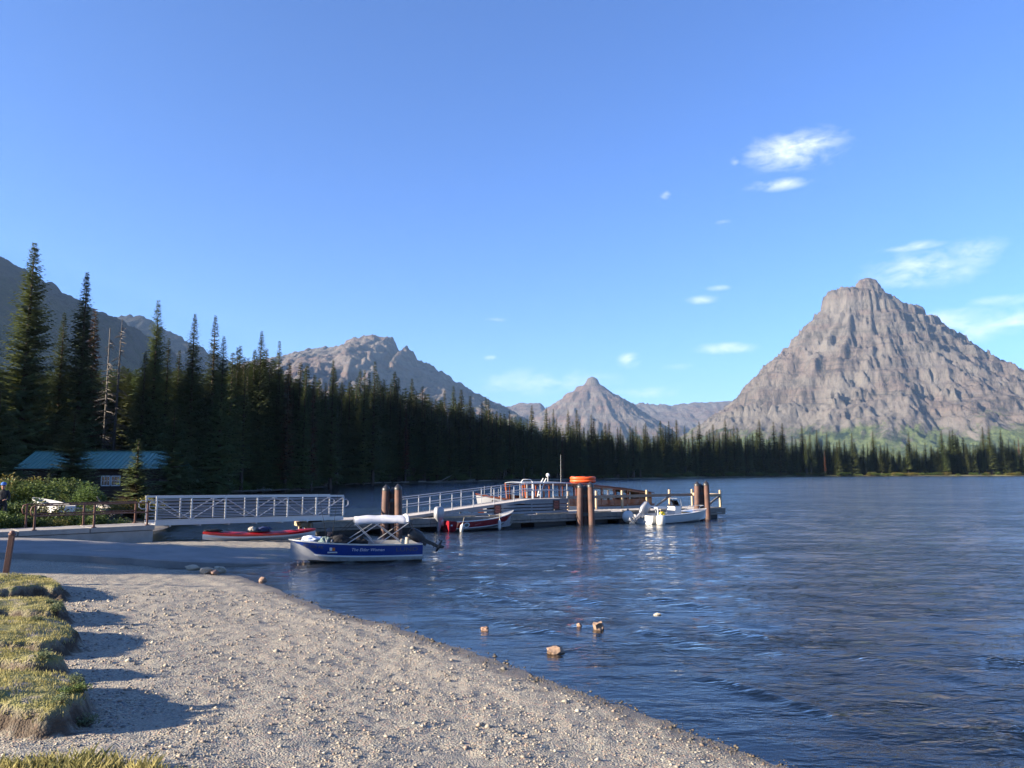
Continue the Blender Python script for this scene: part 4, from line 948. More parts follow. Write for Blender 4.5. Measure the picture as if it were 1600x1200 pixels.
MB().add([HR.pt(t, 1, sg, -.05)+Vector((0, 0, -.01)) for t, sg in ((.72, 1), (.85, 1), (.97, 1), (.97, -1), (.85, -1), (.72, -1))], [(0, 1, 2, 3, 4, 5)]).build('bow_deck', M['white_gel'], RB)
ring = [HR.at(.62+.20*math.cos(a), .56+.30*math.sin(a), -1, .009) for a in [2*math.pi*k/20 for k in range(20)]]; MB().add(ring, [tuple(range(20))]).build('round_emblem', M['letter_white'], RB)
ring = [HR.at(.62+.13*math.cos(a), .56+.19*math.sin(a), -1, .013) for a in [2*math.pi*k/20 for k in range(20)]]; MB().add(ring, [tuple(range(20))]).build('emblem_centre', M['letter_grey'], RB)
MB().add([HR.at(x, f, -1, .008) for x, f in ((1.15, .50), (1.75, .72), (1.80, .74), (1.20, .50))], [(0, 1, 2, 3)]).build('side_flash', M['stripe'], RB)
MB().box((-.008, -.35, .33), (.012, .16, .07)).build('transom_mark', M['letter_white'], RB)
outboard(RB, -.14, .42, .58, 0, M['silver'], M['silver'], 1.05)
def fender(name, label, loc, r, l, tiltx=0.0):
    o = MB().lathe((0, 0, 0), [(.02, -l/2-.06), (.03, -l/2-.02), (r*.75, -l/2+.02), (r, -l/2+.08), (r, l/2-.08), (r*.75, l/2-.02), (.03, l/2+.02), (.02, l/2+.07)], 14).build(name, M['rubber'], None, smooth=50); o.location = loc; o.rotation_euler = (tiltx, tiltx, 0)
    MB().tube((0, 0, l/2+.05), (0, .04, l/2+.38), .012, n=5).build('rope', M['rope'], o); return tag(o, label, 'fender')
bpy.context.view_layer.update()
def onr(x, y, z): return RB.matrix_basis @ Vector((x, y, z))
fender('fender', 'slim white fender hanging amidships on the maroon boat', onr(2.75, -1.02, .28), .085, .52); fender('fender', 'white fender slanting at the stern corner of the maroon boat', onr(.22, -.95, .18), .10, .50, .22)

# white centre console boat
HW = Hull(5.3, 2.0, lambda t: .50+.30*t**2, lambda t: -.20+.10*t**3+.28*max(t-.80, 0)/.2*t**4, lambda t: .24+.12*t**2, .92, .88, .5, 2.6)
ws = dk(20.25, -1.35); WB = empty('motor_boat', (ws.x, ws.y, 0), DA-.02, 'white open motor boat with steering console moored at the outer dock', 'boat')
HW.bottom(M['white_gel'], WB); HW.side('hull_side', 0.0, .90, M['white_gel'], WB, 4); HW.side('rub_rail', .90, 1.0, M['cap_black'], WB, 1, off=.015); HW.transom(M['white_gel'], WB); HW.inside(M['white_gel'], WB, .14, .12); HW.gunwale(M['white_gel'], WB, w=.13)
MB().add([HW.pt(t, 1, sg, -.04)+Vector((0, 0, .012)) for t, sg in ((.64, 1), (.78, 1), (.9, 1), (.985, 1), (.985, -1), (.9, -1), (.78, -1), (.64, -1))], [tuple(range(8))]).build('bow_deck', M['white_gel'], WB)
cs_ = MB().box((2.55, 0, .58), (.55, .72, .90)).build('console', M['white_gel'], WB, bevel=.04); MB().beam((2.72, 0, 1.0), (2.50, 0, 1.38), .62, .02).build('windscreen', M['clear'], cs_); MB().box((2.45, 0, 1.04), (.5, .7, .05)).build('dash', M['cap_black'], cs_, bevel=.01)
MB().poly([(2.30, .2*math.cos(a), .98+.2*math.sin(a)) for a in [2*math.pi*k/16 for k in range(16)]], .015, 6, closed=True).build('steering_wheel', M['cap_black'], cs_, smooth=True)
gr = MB()
for y in (-.36, .36): gr.poly([(2.85, y, .9), (2.75, y, 1.45), (2.45, y, 1.5)], .016, 6)
gr.tube((2.45, -.36, 1.5), (2.45, .36, 1.5), .016, n=6); gr.build('grab_rail', M['alu'], cs_, smooth=True)
sf = MB()
for y in (-.5, .5):
    for x in (.75, 1.45): sf.tube((x, y, .15), (x, y, .92), .035, n=8)
sf.box((1.1, 0, .95), (.9, 1.16, .09)); sf.build('leaning_seat', M['white_gel'], WB, smooth=40)
MB().poly([(4.0, sg*.62, .72) for sg in (1,)]+[(4.3, .5, .98), (4.9, .2, 1.0), (4.9, -.2, 1.0), (4.3, -.5, .98), (4.0, -.62, .72)], .016, 6).build('bow_rail', M['alu'], WB, smooth=True)
outboard(WB, -.02, 0, .55, math.radians(48), M['silver'], M['silver'], 1.1)
bpy.context.view_layer.update()
def onw(x, y, z): return WB.matrix_basis @ Vector((x, y, z))
lump('jerry_can', 'yellow plastic can inside the white motor boat', 'can', onw(1.15, -.45, .56), (.17, .13, .15), M['yellow'], 9)
fender('fender', 'fat white barrel fender at the stern quarter of the white boat', onw(.35, -1.22, .26), .27, .62)
bo = MB().ell((0, 0, 0), (.36, .36, .38), 20, 14).build('round_buoy', M['rubber'], None, smooth=True); bo.location = onw(-.75, .55, .42); MB().tube((0, 0, .36), (0, .2, .75), .02, n=6).build('rope', M['rope'], bo); MB().lathe((0, 0, .36), [(.08, 0), (.07, .08), (.03, .1)], 10).build('neck', M['cap_black'], bo); tag(bo, 'round white ball fender hanging off the dock by the white boat', 'fender')

# wooden tour boat
HT = Hull(13.8, 3.3, lambda t: .88+.12*abs(t-.35)+.86*t**3.4, lambda t: -.5+.15*t**4, lambda t: .35+.2*t*t, .80, .9, .5, 2.4, n=34)
TB0 = dk(25.7, 5.0); TB = empty('tour_boat', (TB0.x, TB0.y, 0), DA+math.pi, 'long white wooden tour boat with varnished cabin behind the dock', 'boat')
HT.bottom(M['white_gel'], TB); HT.side('hull_side', 0.0, .93, M['white_gel'], TB, 4); HT.side('rub_rail', .93, 1.0, M['mahog'], TB, 1, off=.02); HT.transom(M['white_gel'], TB); HT.inside(M['mahog'], TB, .25, .10); HT.gunwale(M['mahog'], TB, w=.12)
HT.letter('SINOPAH', .36, 12.9, .62, 1, M['letter_black'], TB, -1, 0, off=.012)
MB().add([HT.pt(t, 1, sg, -.06)+Vector((0, 0, -.03)) for t, sg in ((.80, 1), (.87, 1), (.93, 1), (.985, 1), (.985, -1), (.93, -1), (.87, -1), (.80, -1))], [tuple(range(8))]).build('fore_deck', M['roof_grey'], TB)
def troof(x): return float(np.interp(x, [0, .6, 3, 6, 8.5, 10.6], [1.66, 1.76, 2.06, 2.32, 2.44, 2.44]))
def thw(x): return HT.hb(x/13.8)*.90
cx = [.25+k*1.15 for k in range(10)]
for sg in (1, -1):
    for a, b in zip(cx[:-1], cx[1:]):
        lowa, lowb = HT.sheer(a/13.8)+.36, HT.sheer(b/13.8)+.36
        MB().beam((a, sg*thw(a), lowa-.18), (b, sg*thw(b), lowb-.18), .06, .38).build('cabin_side', M['mahog'], TB)
        MB().beam((a, sg*thw(a), troof(a)-.07), (b, sg*thw(b), troof(b)-.07), .07, .15).build('header', M['mahog'], TB)
        za, zb = lowa, lowb; w = MB(); w.add([(a+.05, sg*thw(a), za), (b-.05, sg*thw(b), zb), (b-.05, sg*thw(b), troof(b)-.14), (a+.05, sg*thw(a), troof(a)-.14)], [(0, 1, 2, 3)])
        if b < 9: w.build('window', M['clear'], TB)
    for a in cx: MB().beam((a, sg*thw(a), HT.sheer(a/13.8)), (a, sg*thw(a), troof(a)-.05), .08, .10).build('window_post', M['mahog'], TB)
def roofpart(name, x0, x1, mt, dz=0.0):
    rows = []
    for i in range(12):
        x = x0+(x1-x0)*i/11; h = thw(min(max(x, 0), 11.5))+.12; rows.append([(x, h*c, troof(x)+.02+dz+.07*(1-c*c)) for c in [1-k/6 for k in range(13)]]+[(x, -h*(1-k/6)*-1*-1, troof(x)-.03+dz) for k in range(0, 1)])
    b = MB(); b.rows([r[:13] for r in rows]); o = b.build(name, mt, TB, smooth=40); q = o.modifiers.new('thick', 'SOLIDIFY'); q.thickness = .06; return o
rf = roofpart('roof', -.05, 7.4, M['roof_brown']); rf2 = roofpart('front_roof', 7.42, 10.95, M['roof_grey'])
MB().box((.15, 0, 1.3), (.08, 2.2, .75)).build('aft_bulkhead', M['mahog'], TB)
for sg in (1, -1): MB().beam((10.7, sg*1.2, 1.15), (10.85, sg*1.2, 2.42), .10, .16).build('windscreen_post', M['mahog'], TB)
for k in range(6): MB().box((1.4+k*1.3, 0, .85), (.12, 2.2, .55)).build('bench_back', M['mahog'], TB, bevel=.02)
sl_ = MB(); sl_.tube((8.6, .5, 2.5), (8.6, .5, 2.85), .02); sl_.build('lamp_mast', M['white_trim'], TB); MB().ell((8.6, .5, 2.95), (.12, .13, .13)).build('search_light', M['white_trim'], TB, smooth=True)
MB().tube((7.9, 1.0, 2.4), (7.9, 1.0, 4.3), .008, .004, 5).build('antenna', M['white_trim'], TB)
hn = MB(); hn.poly([(12.2, .35, 1.2), (12.2, .35, 1.62)], .06, 8); hn.build('mooring_post', M['mahog'], TB, smooth=True)
for sg in (1, -1):
    for x in (10.9, 11.6, 12.3, 12.9):
        h = HT.hb(x/13.8)*.9; MB().tube((x, sg*h, HT.sheer(x/13.8)), (x, sg*h, HT.sheer(x/13.8)+.62), .018, n=6).build('stanchion', M['alu'], TB)
lad = MB()
for y in (1.0, 1.35): lad.poly([(9.9, y, 1.1), (9.5, y, 2.45), (9.3, y, 2.75)], .03, 6)
for k in range(4): lad.tube((9.82-.12*k, 1.0, 1.35+.33*k), (9.82-.12*k, 1.35, 1.35+.33*k), .022, n=6)
lad.build('ladder', M['white_trim'], TB, smooth=True)
bpy.context.view_layer.update()
lr = empty('life_raft', TB.matrix_basis @ Vector((5.6, .35, 2.44)), 0, 'stack of orange life rings on the roof of the tour boat', 'life raft')
for k in range(2): MB().poly([(.78*math.cos(a), .55*math.sin(a), .10+k*.19) for a in [2*math.pi*j/28 for j in range(28)]], .115, 10, closed=True).build('ring', M['raft'], lr, smooth=True)
for a in (.3, 1.4, 2.6, 3.8, 5.0): MB().box((.78*math.cos(a), .55*math.sin(a), .19), (.10, .26, .46), a).build('strap', M['cap_black'], lr)

# kayak on the gravel
HK = Hull(5.0, .62, lambda t: .30+.16*(2*abs(t-.5))**2.5, lambda t: .0+.14*(2*abs(t-.5))**3, lambda t: .14, .05, .9, .0, 2.0, n=40)
def khb(t): return .31*max(1-(2*abs(t-.5))**2.0, 0)**.8+.006
HK.hb = khb
k0, k1 = gz(314, 846, .22), gz(482, 842, .10); hk = math.atan2(k1.y-k0.y, k1.x-k0.x); KY = empty('kayak', (k0.x+.05, k0.y, gz1(k0.x+2, k0.y+.4)+.02), hk, 'long red kayak with white bottom lying on the gravel below the gangway', 'kayak')
KY.rotation_euler = (0, .012, hk)
HK.bottom(M['white_gel'], KY); HK.side('lower_side', 0, .45, M['white_gel'], KY, 2); HK.side('upper_side', .45, 1, M['kayak_red'], KY, 2)
dk_ = MB().rows([[Vector((p.x, p.y*c, p.z+.10*(1-c*c)*min(1, khb(i/40)/.2))) for c in [1-k/4 for k in range(9)]] for i, p in [(i, HK.pt(i/40, 1)) for i in range(41)]]).build('deck', M['kayak_red'], KY, smooth=60)
MB().poly([(2.35+.45*math.cos(a), .22*math.sin(a), .42) for a in [2*math.pi*k/20 for k in range(20)]], .025, 6, closed=True).build('cockpit_rim', M['cap_black'], KY, smooth=True); MB().ell((2.35, 0, .405), (.43, .20, .02)).build('cockpit_opening', M['cap_black'], KY)
for x in (.75, 4.0): MB().ell((x, 0, .42), (.22, .15, .03)).build('hatch', M['cap_black'], KY, smooth=True)
bpy.context.view_layer.update()
lump('dry_bag', 'dark blue dry bag lying on the kayak cockpit', 'bag', KY.matrix_basis @ Vector((2.6, 0, .50)), (.32, .16, .11), mat('navy_bag', (.015, .03, .10), .7), 12, hk); lump('dry_bag', 'small tan bag beside the blue one on the kayak', 'bag', KY.matrix_basis @ Vector((2.08, 0, .51)), (.15, .13, .11), M['seat_tan'], 13, hk); lump('paddle_float', 'black gear bundle strapped on the kayak end', 'bag', KY.matrix_basis @ Vector((.45, 0, .50)), (.36, .09, .06), M['black'], 14, hk)

# ---------------------------------------------------------------- cabin
def cabin_build():
    y0 = 75.0; xa, xb = -48.9, -34.05; ze, zr_, yr = 3.42, 5.15, 78.2; g = .75
    e = empty('cabin', ((xa+xb)/2, y0+3.1, g), 0, 'low dark wooden cabin with a teal metal roof under the spruces', 'cabin')
    ox, oy = (xa+xb)/2, y0+3.1
    def L(x, y, z): return (x-ox, y-oy, z-g)
    wx0, wx1, wy0, wy1 = xa+.6, xb-.9, y0+.5, y0+5.7
    n = 10
    for k in range(n):
        z = g+.15+k*.262
        MB().box(L((wx0+wx1)/2, wy0, z), (wx1-wx0, .09, .245)).build('wall_board', M['logwall'], e, bevel=.02)
        MB().box(L(wx1+.05, (wy0+wy1)/2, z), (.09, wy1-wy0, .245)).build('wall_board', M['logwall'], e, bevel=.02)
    MB().box(L((wx0+wx1)/2, (wy0+wy1)/2+.1, g+1.2), (wx1-wx0-.1, wy1-wy0-.1, 2.5)).build('inner_wall', M['logwall'], e)
    gb = MB(); gb.add([L(wx1+.04, wy0, ze-.1), L(wx1+.04, wy1, ze-.1), L(wx1+.04, yr, zr_-.12)], [(0, 1, 2)]); gb.build('gable', M['logwall'], e)
    w = .445; nn = int((xb-xa)/w)
    for k in range(nn):
        x0 = xa+k*w+.004; x1 = xa+(k+1)*w-.004; sk = .98*(1 if True else 0)
        cut = lambda x: x-(.98 if x > xb-1.0 else 0)*0
        r0, r1 = x0-.06*(x0-xa)/(xb-xa)*16*w*.14*0, x1
        ra = x0 if x0 < xb-1.2 else x0; b = MB()
        b.add([L(x0, y0, ze), L(x1, y0, ze), L(x1, yr, zr_), L(x0, yr, zr_), L(x0, y0, ze+.012), L(x1, y0, ze+.012), L(x1, yr, zr_+.012), L(x0, yr, zr_+.012)], [(0, 1, 2, 3), (7, 6, 5, 4), (0, 4, 5, 1), (1, 5, 6, 2), (2, 6, 7, 3), (3, 7, 4, 0)])
        b.beam(L(x0+.02, y0, ze+.035), L(x0+.02, yr, zr_+.035), .035, .05); b.build('roof_panel', M['teal'], e)
    MB().add([L(xa, yr, zr_), L(xb, yr, zr_), L(xb, yr+3.4, ze), L(xa, yr+3.4, ze)], [(0, 1, 2, 3)]).build('rear_roof', M['teal'], e)
    MB().beam(L(xa, yr, zr_+.05), L(xb, yr, zr_+.05), .25, .05).build('ridge_cap', M['teal'], e); MB().beam(L(xa, y0+.05, ze-.07), L(xb, y0+.05, ze-.07), .04, .12).build('fascia', M['logwall'], e)
    for k in range(2):
        cx_ = -40.05+k*.98; fr = MB(); cz = 2.22; ww, hh = .84, .92
        for dx, dz, sx, sz in ((-ww/2, 0, .08, hh), (ww/2, 0, .08, hh), (0, hh/2, ww, .08), (0, -hh/2, ww, .09)): fr.box(L(cx_+dx, wy0-.08, cz+dz), (sx, .06, sz))
        for dx in (-.14, .14): fr.box(L(cx_+dx, wy0-.08, cz), (.03, .04, hh))
        fr.box(L(cx_, wy0-.085, cz), (ww, .04, .035)); f = fr.build('window', M['white_trim'], e)
        MB().box(L(cx_, wy0-.055, cz), (ww-.04, .015, hh-.04)).build('pane', M['glass'], f)
cabin_build()

# ---------------------------------------------------------------- shrubs, skiff, driftwood, rocks
def bush_mesh(seed, r, h, leaf, m, n=900):
    leaf *= .68; n = int(n*1.9); rd = random.Random(seed); V = []; Fq = []
    cl = [(rd.uniform(-.6, .6)*r, rd.uniform(-.5, .5)*r, rd.uniform(.25, .8)*h, rd.uniform(.3, .55)) for _ in range(9)]
    for i in range(n):
        cx_, cy_, cz_, cr = rd.choice(cl); a = rd.uniform(0, 6.28); b = math.acos(rd.uniform(-.5, 1)); q = rd.uniform(.55, 1.05)
        x = cx_+math.cos(a)*math.sin(b)*cr*r*q; y = cy_+math.sin(a)*math.sin(b)*cr*r*q; z = max(cz_+math.cos(b)*cr*h*q, .02)
        s = leaf*rd.uniform(.6, 1.3); d = Vector((math.cos(a)+rd.uniform(-.6, .6), math.sin(a)+rd.uniform(-.6, .6), rd.uniform(-.3, .9))).normalized(); l = d.cross(Vector((rd.uniform(-1, 1), rd.uniform(-1, 1), 1))).normalized()
        p = Vector((x, y, z)); k = len(V); V.extend([p-d*s*.1, p+d*s*.5+l*s*.32, p+d*s, p+d*s*.5-l*s*.32]); Fq.append((k, k+1, k+2, k+3))
    st = MB()
    for i in range(9):
        c = cl[i]; st.poly([(c[0]*.15, c[1]*.15, -.1), (c[0]*.6, c[1]*.6, c[2]*.6), (c[0], c[1], c[2])], [.02, .014, .006], 4)
    return fastmesh('leaves', [tuple(v) for v in V], Fq, m), st.mesh('stems', M['bark'])
BUSH = [bush_mesh(201, 1.0, 1.1, .13, M['shrub'], 1500), bush_mesh(202, 1.1, .9, .12, M['shrub'], 1500), bush_mesh(203, .9, 1.0, .13, M['shrub_y'], 1200), bush_mesh(204, 1.0, 1.2, .14, M['shrub'], 1400)]
def bush(x, y, s, k, label, group, sz=1.0, lift=0.0):
    e = empty('shrub', (x, y, gz1(x, y)-.03+lift), R.uniform(0, 6.28), label, 'shrub', group); e.scale = (s, s, s*sz); lo = link('leaves', BUSH[k][0], e); st = link('stems', BUSH[k][1], e); st['kind'] = 'stuff'; lo['kind'] = 'stuff'
for i in range(15):               # hedge of shrubs behind the walkway
    s = -.6-i*.62; p = G0+gd*s+gn*(2.5+R.uniform(-.2, .5)); bush(p.x, p.y, R.uniform(.85, 1.05), (0, 1, 3, 0, 2)[i % 5], 'leafy shrub in the sunlit hedge behind the concrete walkway' if i % 5 != 4 else 'yellowing shrub in the sunlit hedge behind the concrete walkway', 'hedge behind the walkway' if i % 5 != 4 else 'yellowing shrubs of the hedge', 1.0)
for i in range(14):
    s = -1.5-i*.9; p = G0+gd*s+gn*(4.6+R.uniform(-.4, 1.6)); bush(p.x, p.y, R.uniform(.9, 1.25), i % 4, 'taller leafy shrub in the second row behind the walkway', 'second row of shrubs', 1.3)
for u, v, y, s in ((30,735,48,1.9),(60,745,47,1.6),(140,755,54,1.5),(105,752,56,1.6),(0,730,46,1.9),(185,775,49,1.0),(230,775,50,1.2)):
    p = gy(u, v, y); bush(p.x, y, s, R.randrange(4), 'large loose shrub in the shade before the cabin', 'shrubs before the cabin', 1.15)
for i in range(95):               # bank below the far forest
    u = R.uniform(1010, 1620); y = shoreY(u)+R.uniform(0, 5.5); p = gy(u, 744, y); bush(p.x, y, R.uniform(1.5, 2.6), R.choice((0, 1, 2, 2, 3)), 'low green shrub on the far shore bank', 'far shore shrubs', .7)
for i in range(34):
    u = R.uniform(270, 1000); y = shoreY(u)+R.uniform(1, 5); p = gy(u, 750, y); bush(p.x, y, R.uniform(1.2, 2.2), R.randrange(2), 'dark shrub at the foot of the shaded forest wall', 'shrubs under the forest wall', .9)
# pale skiff half hidden in the hedge
HS = Hull(3.4, 1.15, lambda t: .62+.1*t*t, lambda t: .02+.2*t**4, lambda t: .12, .9, .85, .3)
SK0 = gy(104, 792, 44); SK = empty('skiff', (SK0.x, 44, gz1(SK0.x, 44)+.22), math.radians(152), 'white skiff lying on land behind the walkway shrubs', 'boat'); SK.rotation_euler = (0, -.10, math.radians(152))
HS.bottom(M['white_gel'], SK); HS.side('hull_side', 0, 1, M['white_gel'], SK, 3); HS.transom(M['white_gel'], SK); HS.inside(M['dark_int'], SK, .2); HS.gunwale(M['white_gel'], SK)
def logpiece(p0, p1, r, label, group=None, cat='log', m=None):
    p0 = Vector(p0); p1 = Vector(p1); d = p1-p0; r0 = random.Random(int(abs(p0.x*97+p0.y*31)))
    o = MB().poly([(0, 0, 0), d*.33+Vector((0, 0, r0.uniform(-.2, .2)*r)), d*.7+Vector((0, r0.uniform(-.5, .5)*r, 0)), d], [r, r*.95, r*.8, r*.55], 10).build('driftwood_log', m or M['drift'], None, smooth=60); o.location = p0
    for k in range(3):
        f = r0.uniform(.3, .9); a = r0.uniform(0, 6); b = d*f; MB().tube(b, b+Vector((math.cos(a)*r*2.5, math.sin(a)*r*2, abs(math.sin(a))*r*2.5)), r*.22, r*.08, 5).build('branch_stub', m or M['drift'], o)
    return tag(o, label, cat, group)
p = gy(158, 778, 53); logpiece((p.x, 53, gz1(p.x, 53)+.35), (p.x+2.6, 50.5, gz1(p.x+2.6, 50.5)+.1), .42, 'thick grey log with a round cut end near the cabin')
q = gy(88, 770, 50); logpiece((q.x, 50, gz1(q.x, 50)+.3), (q.x+3.5, 49, gz1(q.x+3.5, 49)+.2), .3, 'grey log lying in the shrubs left of the cabin window')
for i in range(26):
    u = float(np.interp(i, [0, 25], [262, 760]))+R.uniform(-9, 9); y = shoreY(u)-R.uniform(-1.0, 1.2) if u > 300 else 97+R.uniform(-3, 3); c = gy(u, 760, y); l = R.uniform(1.2, 4.5); a = R.uniform(-.5, .5)
    z = max(gz1(c.x, y), 0)+.15; zz = z+(R.uniform(1.0, 2.5) if i % 9 == 4 else R.uniform(-.05, .35))
    logpiece((c.x-l/2*math.cos(a), y-l/2*math.sin(a), z), (c.x+l/2*math.cos(a), y+l/2*math.sin(a), zz), R.uniform(.09, .2), 'bleached driftwood log washed up below the shaded forest', 'driftwood along the forest shore')
def rock(u, v, z, size, label, m, seed, group=None):
    r = random.Random(seed); p = gz(u, v, z); o = link('rock', stone_mesh('rock', size, seed, m, .55, 2, 1.5, True)); o.location = (p.x, p.y, z+size[2]*.25); o.rotation_euler = (r.uniform(-.2, .2), r.uniform(-.2, .2), r.uniform(0, 6)); return tag(o, label, 'rock', group)
rock(935, 983, 0, (.15, .12, .13), 'rounded tan rock sticking out of the shallow water', M['rock'], 1); rock(868, 1020, 0, (.16, .11, .10), 'brown angular rock in the water closest to the beach', M['rock'], 2); rock(905, 978, 0, (.06, .05, .05), 'small rock just beside the rounded tan rock', M['rock'], 3); rock(758, 985, 0, (.10, .07, .06), 'low dark rock in the water off the beach', M['rock'], 4)
rock(410, 908, 0, (.16, .11, .10), 'dark wet rock in the shallows near the boat ramp', M['rock'], 5); rock(1027, 961, 0, (.08, .06, .04), 'small pale rock barely above the water', M['rock_pale'], 6)
rock(323, 893, .12, (.24, .16, .12), 'pale rock at the ramp edge, largest of the row', M['rock_pale'], 7); rock(344, 892, .08, (.20, .12, .12), 'pale square rock at the waterline end of the row', M['rock_pale'], 8); rock(335, 896, .08, (.13, .1, .09), 'small brown rock between the pale ramp rocks', M['rock'], 9); rock(300, 889, .18, (.24, .14, .10), 'flat pale rock at the landward end of the row', M['rock_pale'], 10)

# ---------------------------------------------------------------- post and people
pp = gz(9, 877, 1.0); pz = gz1(pp.x, pp.y); PO = empty('bollard_post', (pp.x, pp.y, pz-.05), .3, 'square brown metal post standing on the gravel by the turf', 'post'); PO.rotation_euler = (0, math.radians(4.5), .3)
MB().box((0, 0, .62), (.12, .12, 1.24)).build('post', M['steel_brown'], PO, bevel=.008); MB().lathe((0, 0, 1.24), [(.09, 0), (.09, .03), (.07, .05), (.06, .09), (.01, .11)], 12).build('cap', M['steel_brown'], PO, smooth=40); MB().box((0, 0, .06), (.2, .2, .03)).build('base_plate', M['galv'], PO)
def skin_body(name, joints, edges, skin_at, mats, parent):
    """one continuous body grown round a skeleton; joints: name -> (co, radius)"""
    names = list(joints); me = bpy.data.meshes.new(name); me.from_pydata([joints[n][0] for n in names], [(names.index(a), names.index(b)) for a, b in edges], [])
    o = bpy.data.objects.new(name, me); COL.objects.link(o); md = o.modifiers.new('skin', 'SKIN'); md.use_smooth_shade = True
    for i, n in enumerate(names):
        sv = me.skin_vertices[0].data[i]; r = joints[n][1]; sv.radius = r if isinstance(r, tuple) else (r, r); sv.use_root = (n == 'pelvis')
    ss = o.modifiers.new('sub', 'SUBSURF'); ss.levels = 2; ss.render_levels = 2
    dg = bpy.context.evaluated_depsgraph_get(); dg.update(); m2 = bpy.data.meshes.new_from_object(o.evaluated_get(dg)); bpy.data.objects.remove(o)
    m2.materials.clear()
    for m in mats: m2.materials.append(m)
    for p_ in m2.polygons:
        p_.use_smooth = True; c = p_.center; p_.material_index = 1 if any((c-Vector(s)).length < r for s, r in skin_at) else 0
    return link('body', m2, parent)
def hand(j, ed, wrist, d, up, pre):
    d = Vector(d).normalized(); up = Vector(up).normalized(); side = d.cross(up).normalized(); w = Vector(wrist)
    palm = w+d*.075; j[pre+'palm'] = (tuple(palm), (.040, .022)); ed.append((pre+'wrist', pre+'palm'))
    for k, (o, l) in enumerate(((-.030, .070), (-.010, .082), (.011, .078), (.031, .062))):
        a = palm+d*.03+side*o; b = a+d*l*.55-up*.012; c = b+d*l*.4-up*.03
        for n, q, r in (('a', a, .0105), ('b', b, .0095), ('c', c, .008)): j[pre+'f%d%s' % (k, n)] = (tuple(q), r)
        ed += [(pre+'palm', pre+'f%da' % k), (pre+'f%da' % k, pre+'f%db' % k), (pre+'f%db' % k, pre+'f%dc' % k)]
    a = w+d*.05-side*.04; b = a+d*.03-side*.025-up*.01; j[pre+'t0'] = (tuple(a), .012); j[pre+'t1'] = (tuple(b), .010); ed += [(pre+'palm', pre+'t0'), (pre+'t0', pre+'t1')]
def face(parent, hc, fwd, skin, r=.1):
    f = Vector(fwd).normalized(); s = f.cross(Vector((0, 0, 1))).normalized(); hc = Vector(hc)
    return f, s, hc
# man on the walkway
pm = gy(3, 800, 32.5); PX = Vector((pm.x, 32.5, .96)); PM = empty('person', tuple(PX), math.radians(-70), 'person in black jacket, blue cap and sunglasses standing on the walkway', 'person')
j = {'pelvis': ((0, 0, .96), (.155, .12)), 'waist': ((0, 0, 1.12), (.15, .115)), 'chest': ((.01, 0, 1.32), (.18, .13)), 'neck0': ((.015, 0, 1.47), (.075, .07)), 'neck': ((.03, 0, 1.53), .058), 'head0': ((.045, 0, 1.60), (.075, .085)), 'head1': ((.04, 0, 1.70), (.078, .098)), 'head2': ((.03, 0, 1.765), (.055, .07)),
     'ls': ((0, .185, 1.42), .066), 'le': ((.03, .245, 1.14), .052), 'Lwrist': ((.24, .17, 1.08), .033), 'rs': ((0, -.185, 1.42), .066), 're': ((.0, -.25, 1.14), .052), 'Rwrist': ((.22, -.15, 1.06), .033),
     'lh': ((0, .095, .88), .098), 'lk': ((.03, .105, .50), .068), 'la': ((-.02, .11, .10), .048), 'lt': ((.15, .13, .045), (.042, .038)), 'rh': ((0, -.095, .88), .098), 'rk': ((.02, -.105, .50), .068), 'ra': ((-.03, -.11, .10), .048), 'rt': ((.14, -.13, .045), (.042, .038))}
ed = [('pelvis', 'waist'), ('waist', 'chest'), ('chest', 'neck0'), ('neck0', 'neck'), ('neck', 'head0'), ('head0', 'head1'), ('head1', 'head2'), ('chest', 'ls'), ('ls', 'le'), ('le', 'Lwrist'), ('chest', 'rs'), ('rs', 're'), ('re', 'Rwrist'), ('pelvis', 'lh'), ('lh', 'lk'), ('lk', 'la'), ('la', 'lt'), ('pelvis', 'rh'), ('rh', 'rk'), ('rk', 'ra'), ('ra', 'rt')]
hand(j, ed, j['Lwrist'][0], (.9, -.35, .1), (0, 0, 1), 'L'); hand(j, ed, j['Rwrist'][0], (.95, .25, .05), (0, 0, 1), 'R')
skin_body('person_body', j, ed, [((.04, 0, 1.66), .14), ((.33, .13, 1.09), .105), ((.31, -.12, 1.07), .105)], [M['black'], M['skin']], PM)
hp = MB().lathe((.03, 0, 1.735), [(.108, -.03), (.108, .01), (.095, .055), (.055, .085), (.005, .093)], 18).build('cap', M['cap_blue'], PM, smooth=50); MB().rows([[(.10+.11*math.cos(a)*f, .085*math.sin(a), 1.722-.02*f) for a in [-1.4+2.8*k/10 for k in range(11)]] for f in (0, 1)]).build('peak', M['cap_blue'], hp)
MB().poly([(.07, .088, 1.675), (.128, .055, 1.672), (.142, .02, 1.672), (.142, -.02, 1.672), (.128, -.055, 1.672), (.07, -.088, 1.675)], [.006, .02, .018, .018, .02, .006], 6).build('sunglasses', M['cap_black'], PM, smooth=True)
MB().ell((.145, 0, 1.642), (.022, .014, .028), 8, 6).build('nose', M['skin'], PM, smooth=True)
for sg in (1, -1): MB().ell((.03, sg*.088, 1.655), (.026, .012, .034), 8, 6).build('ear', M['skin'], PM, smooth=True)
MB().poly([(.128, .026, 1.598), (.137, 0, 1.596), (.128, -.026, 1.598)], .005, 5).build('mouth', mat('lips', (.30, .11, .09), .5), PM)
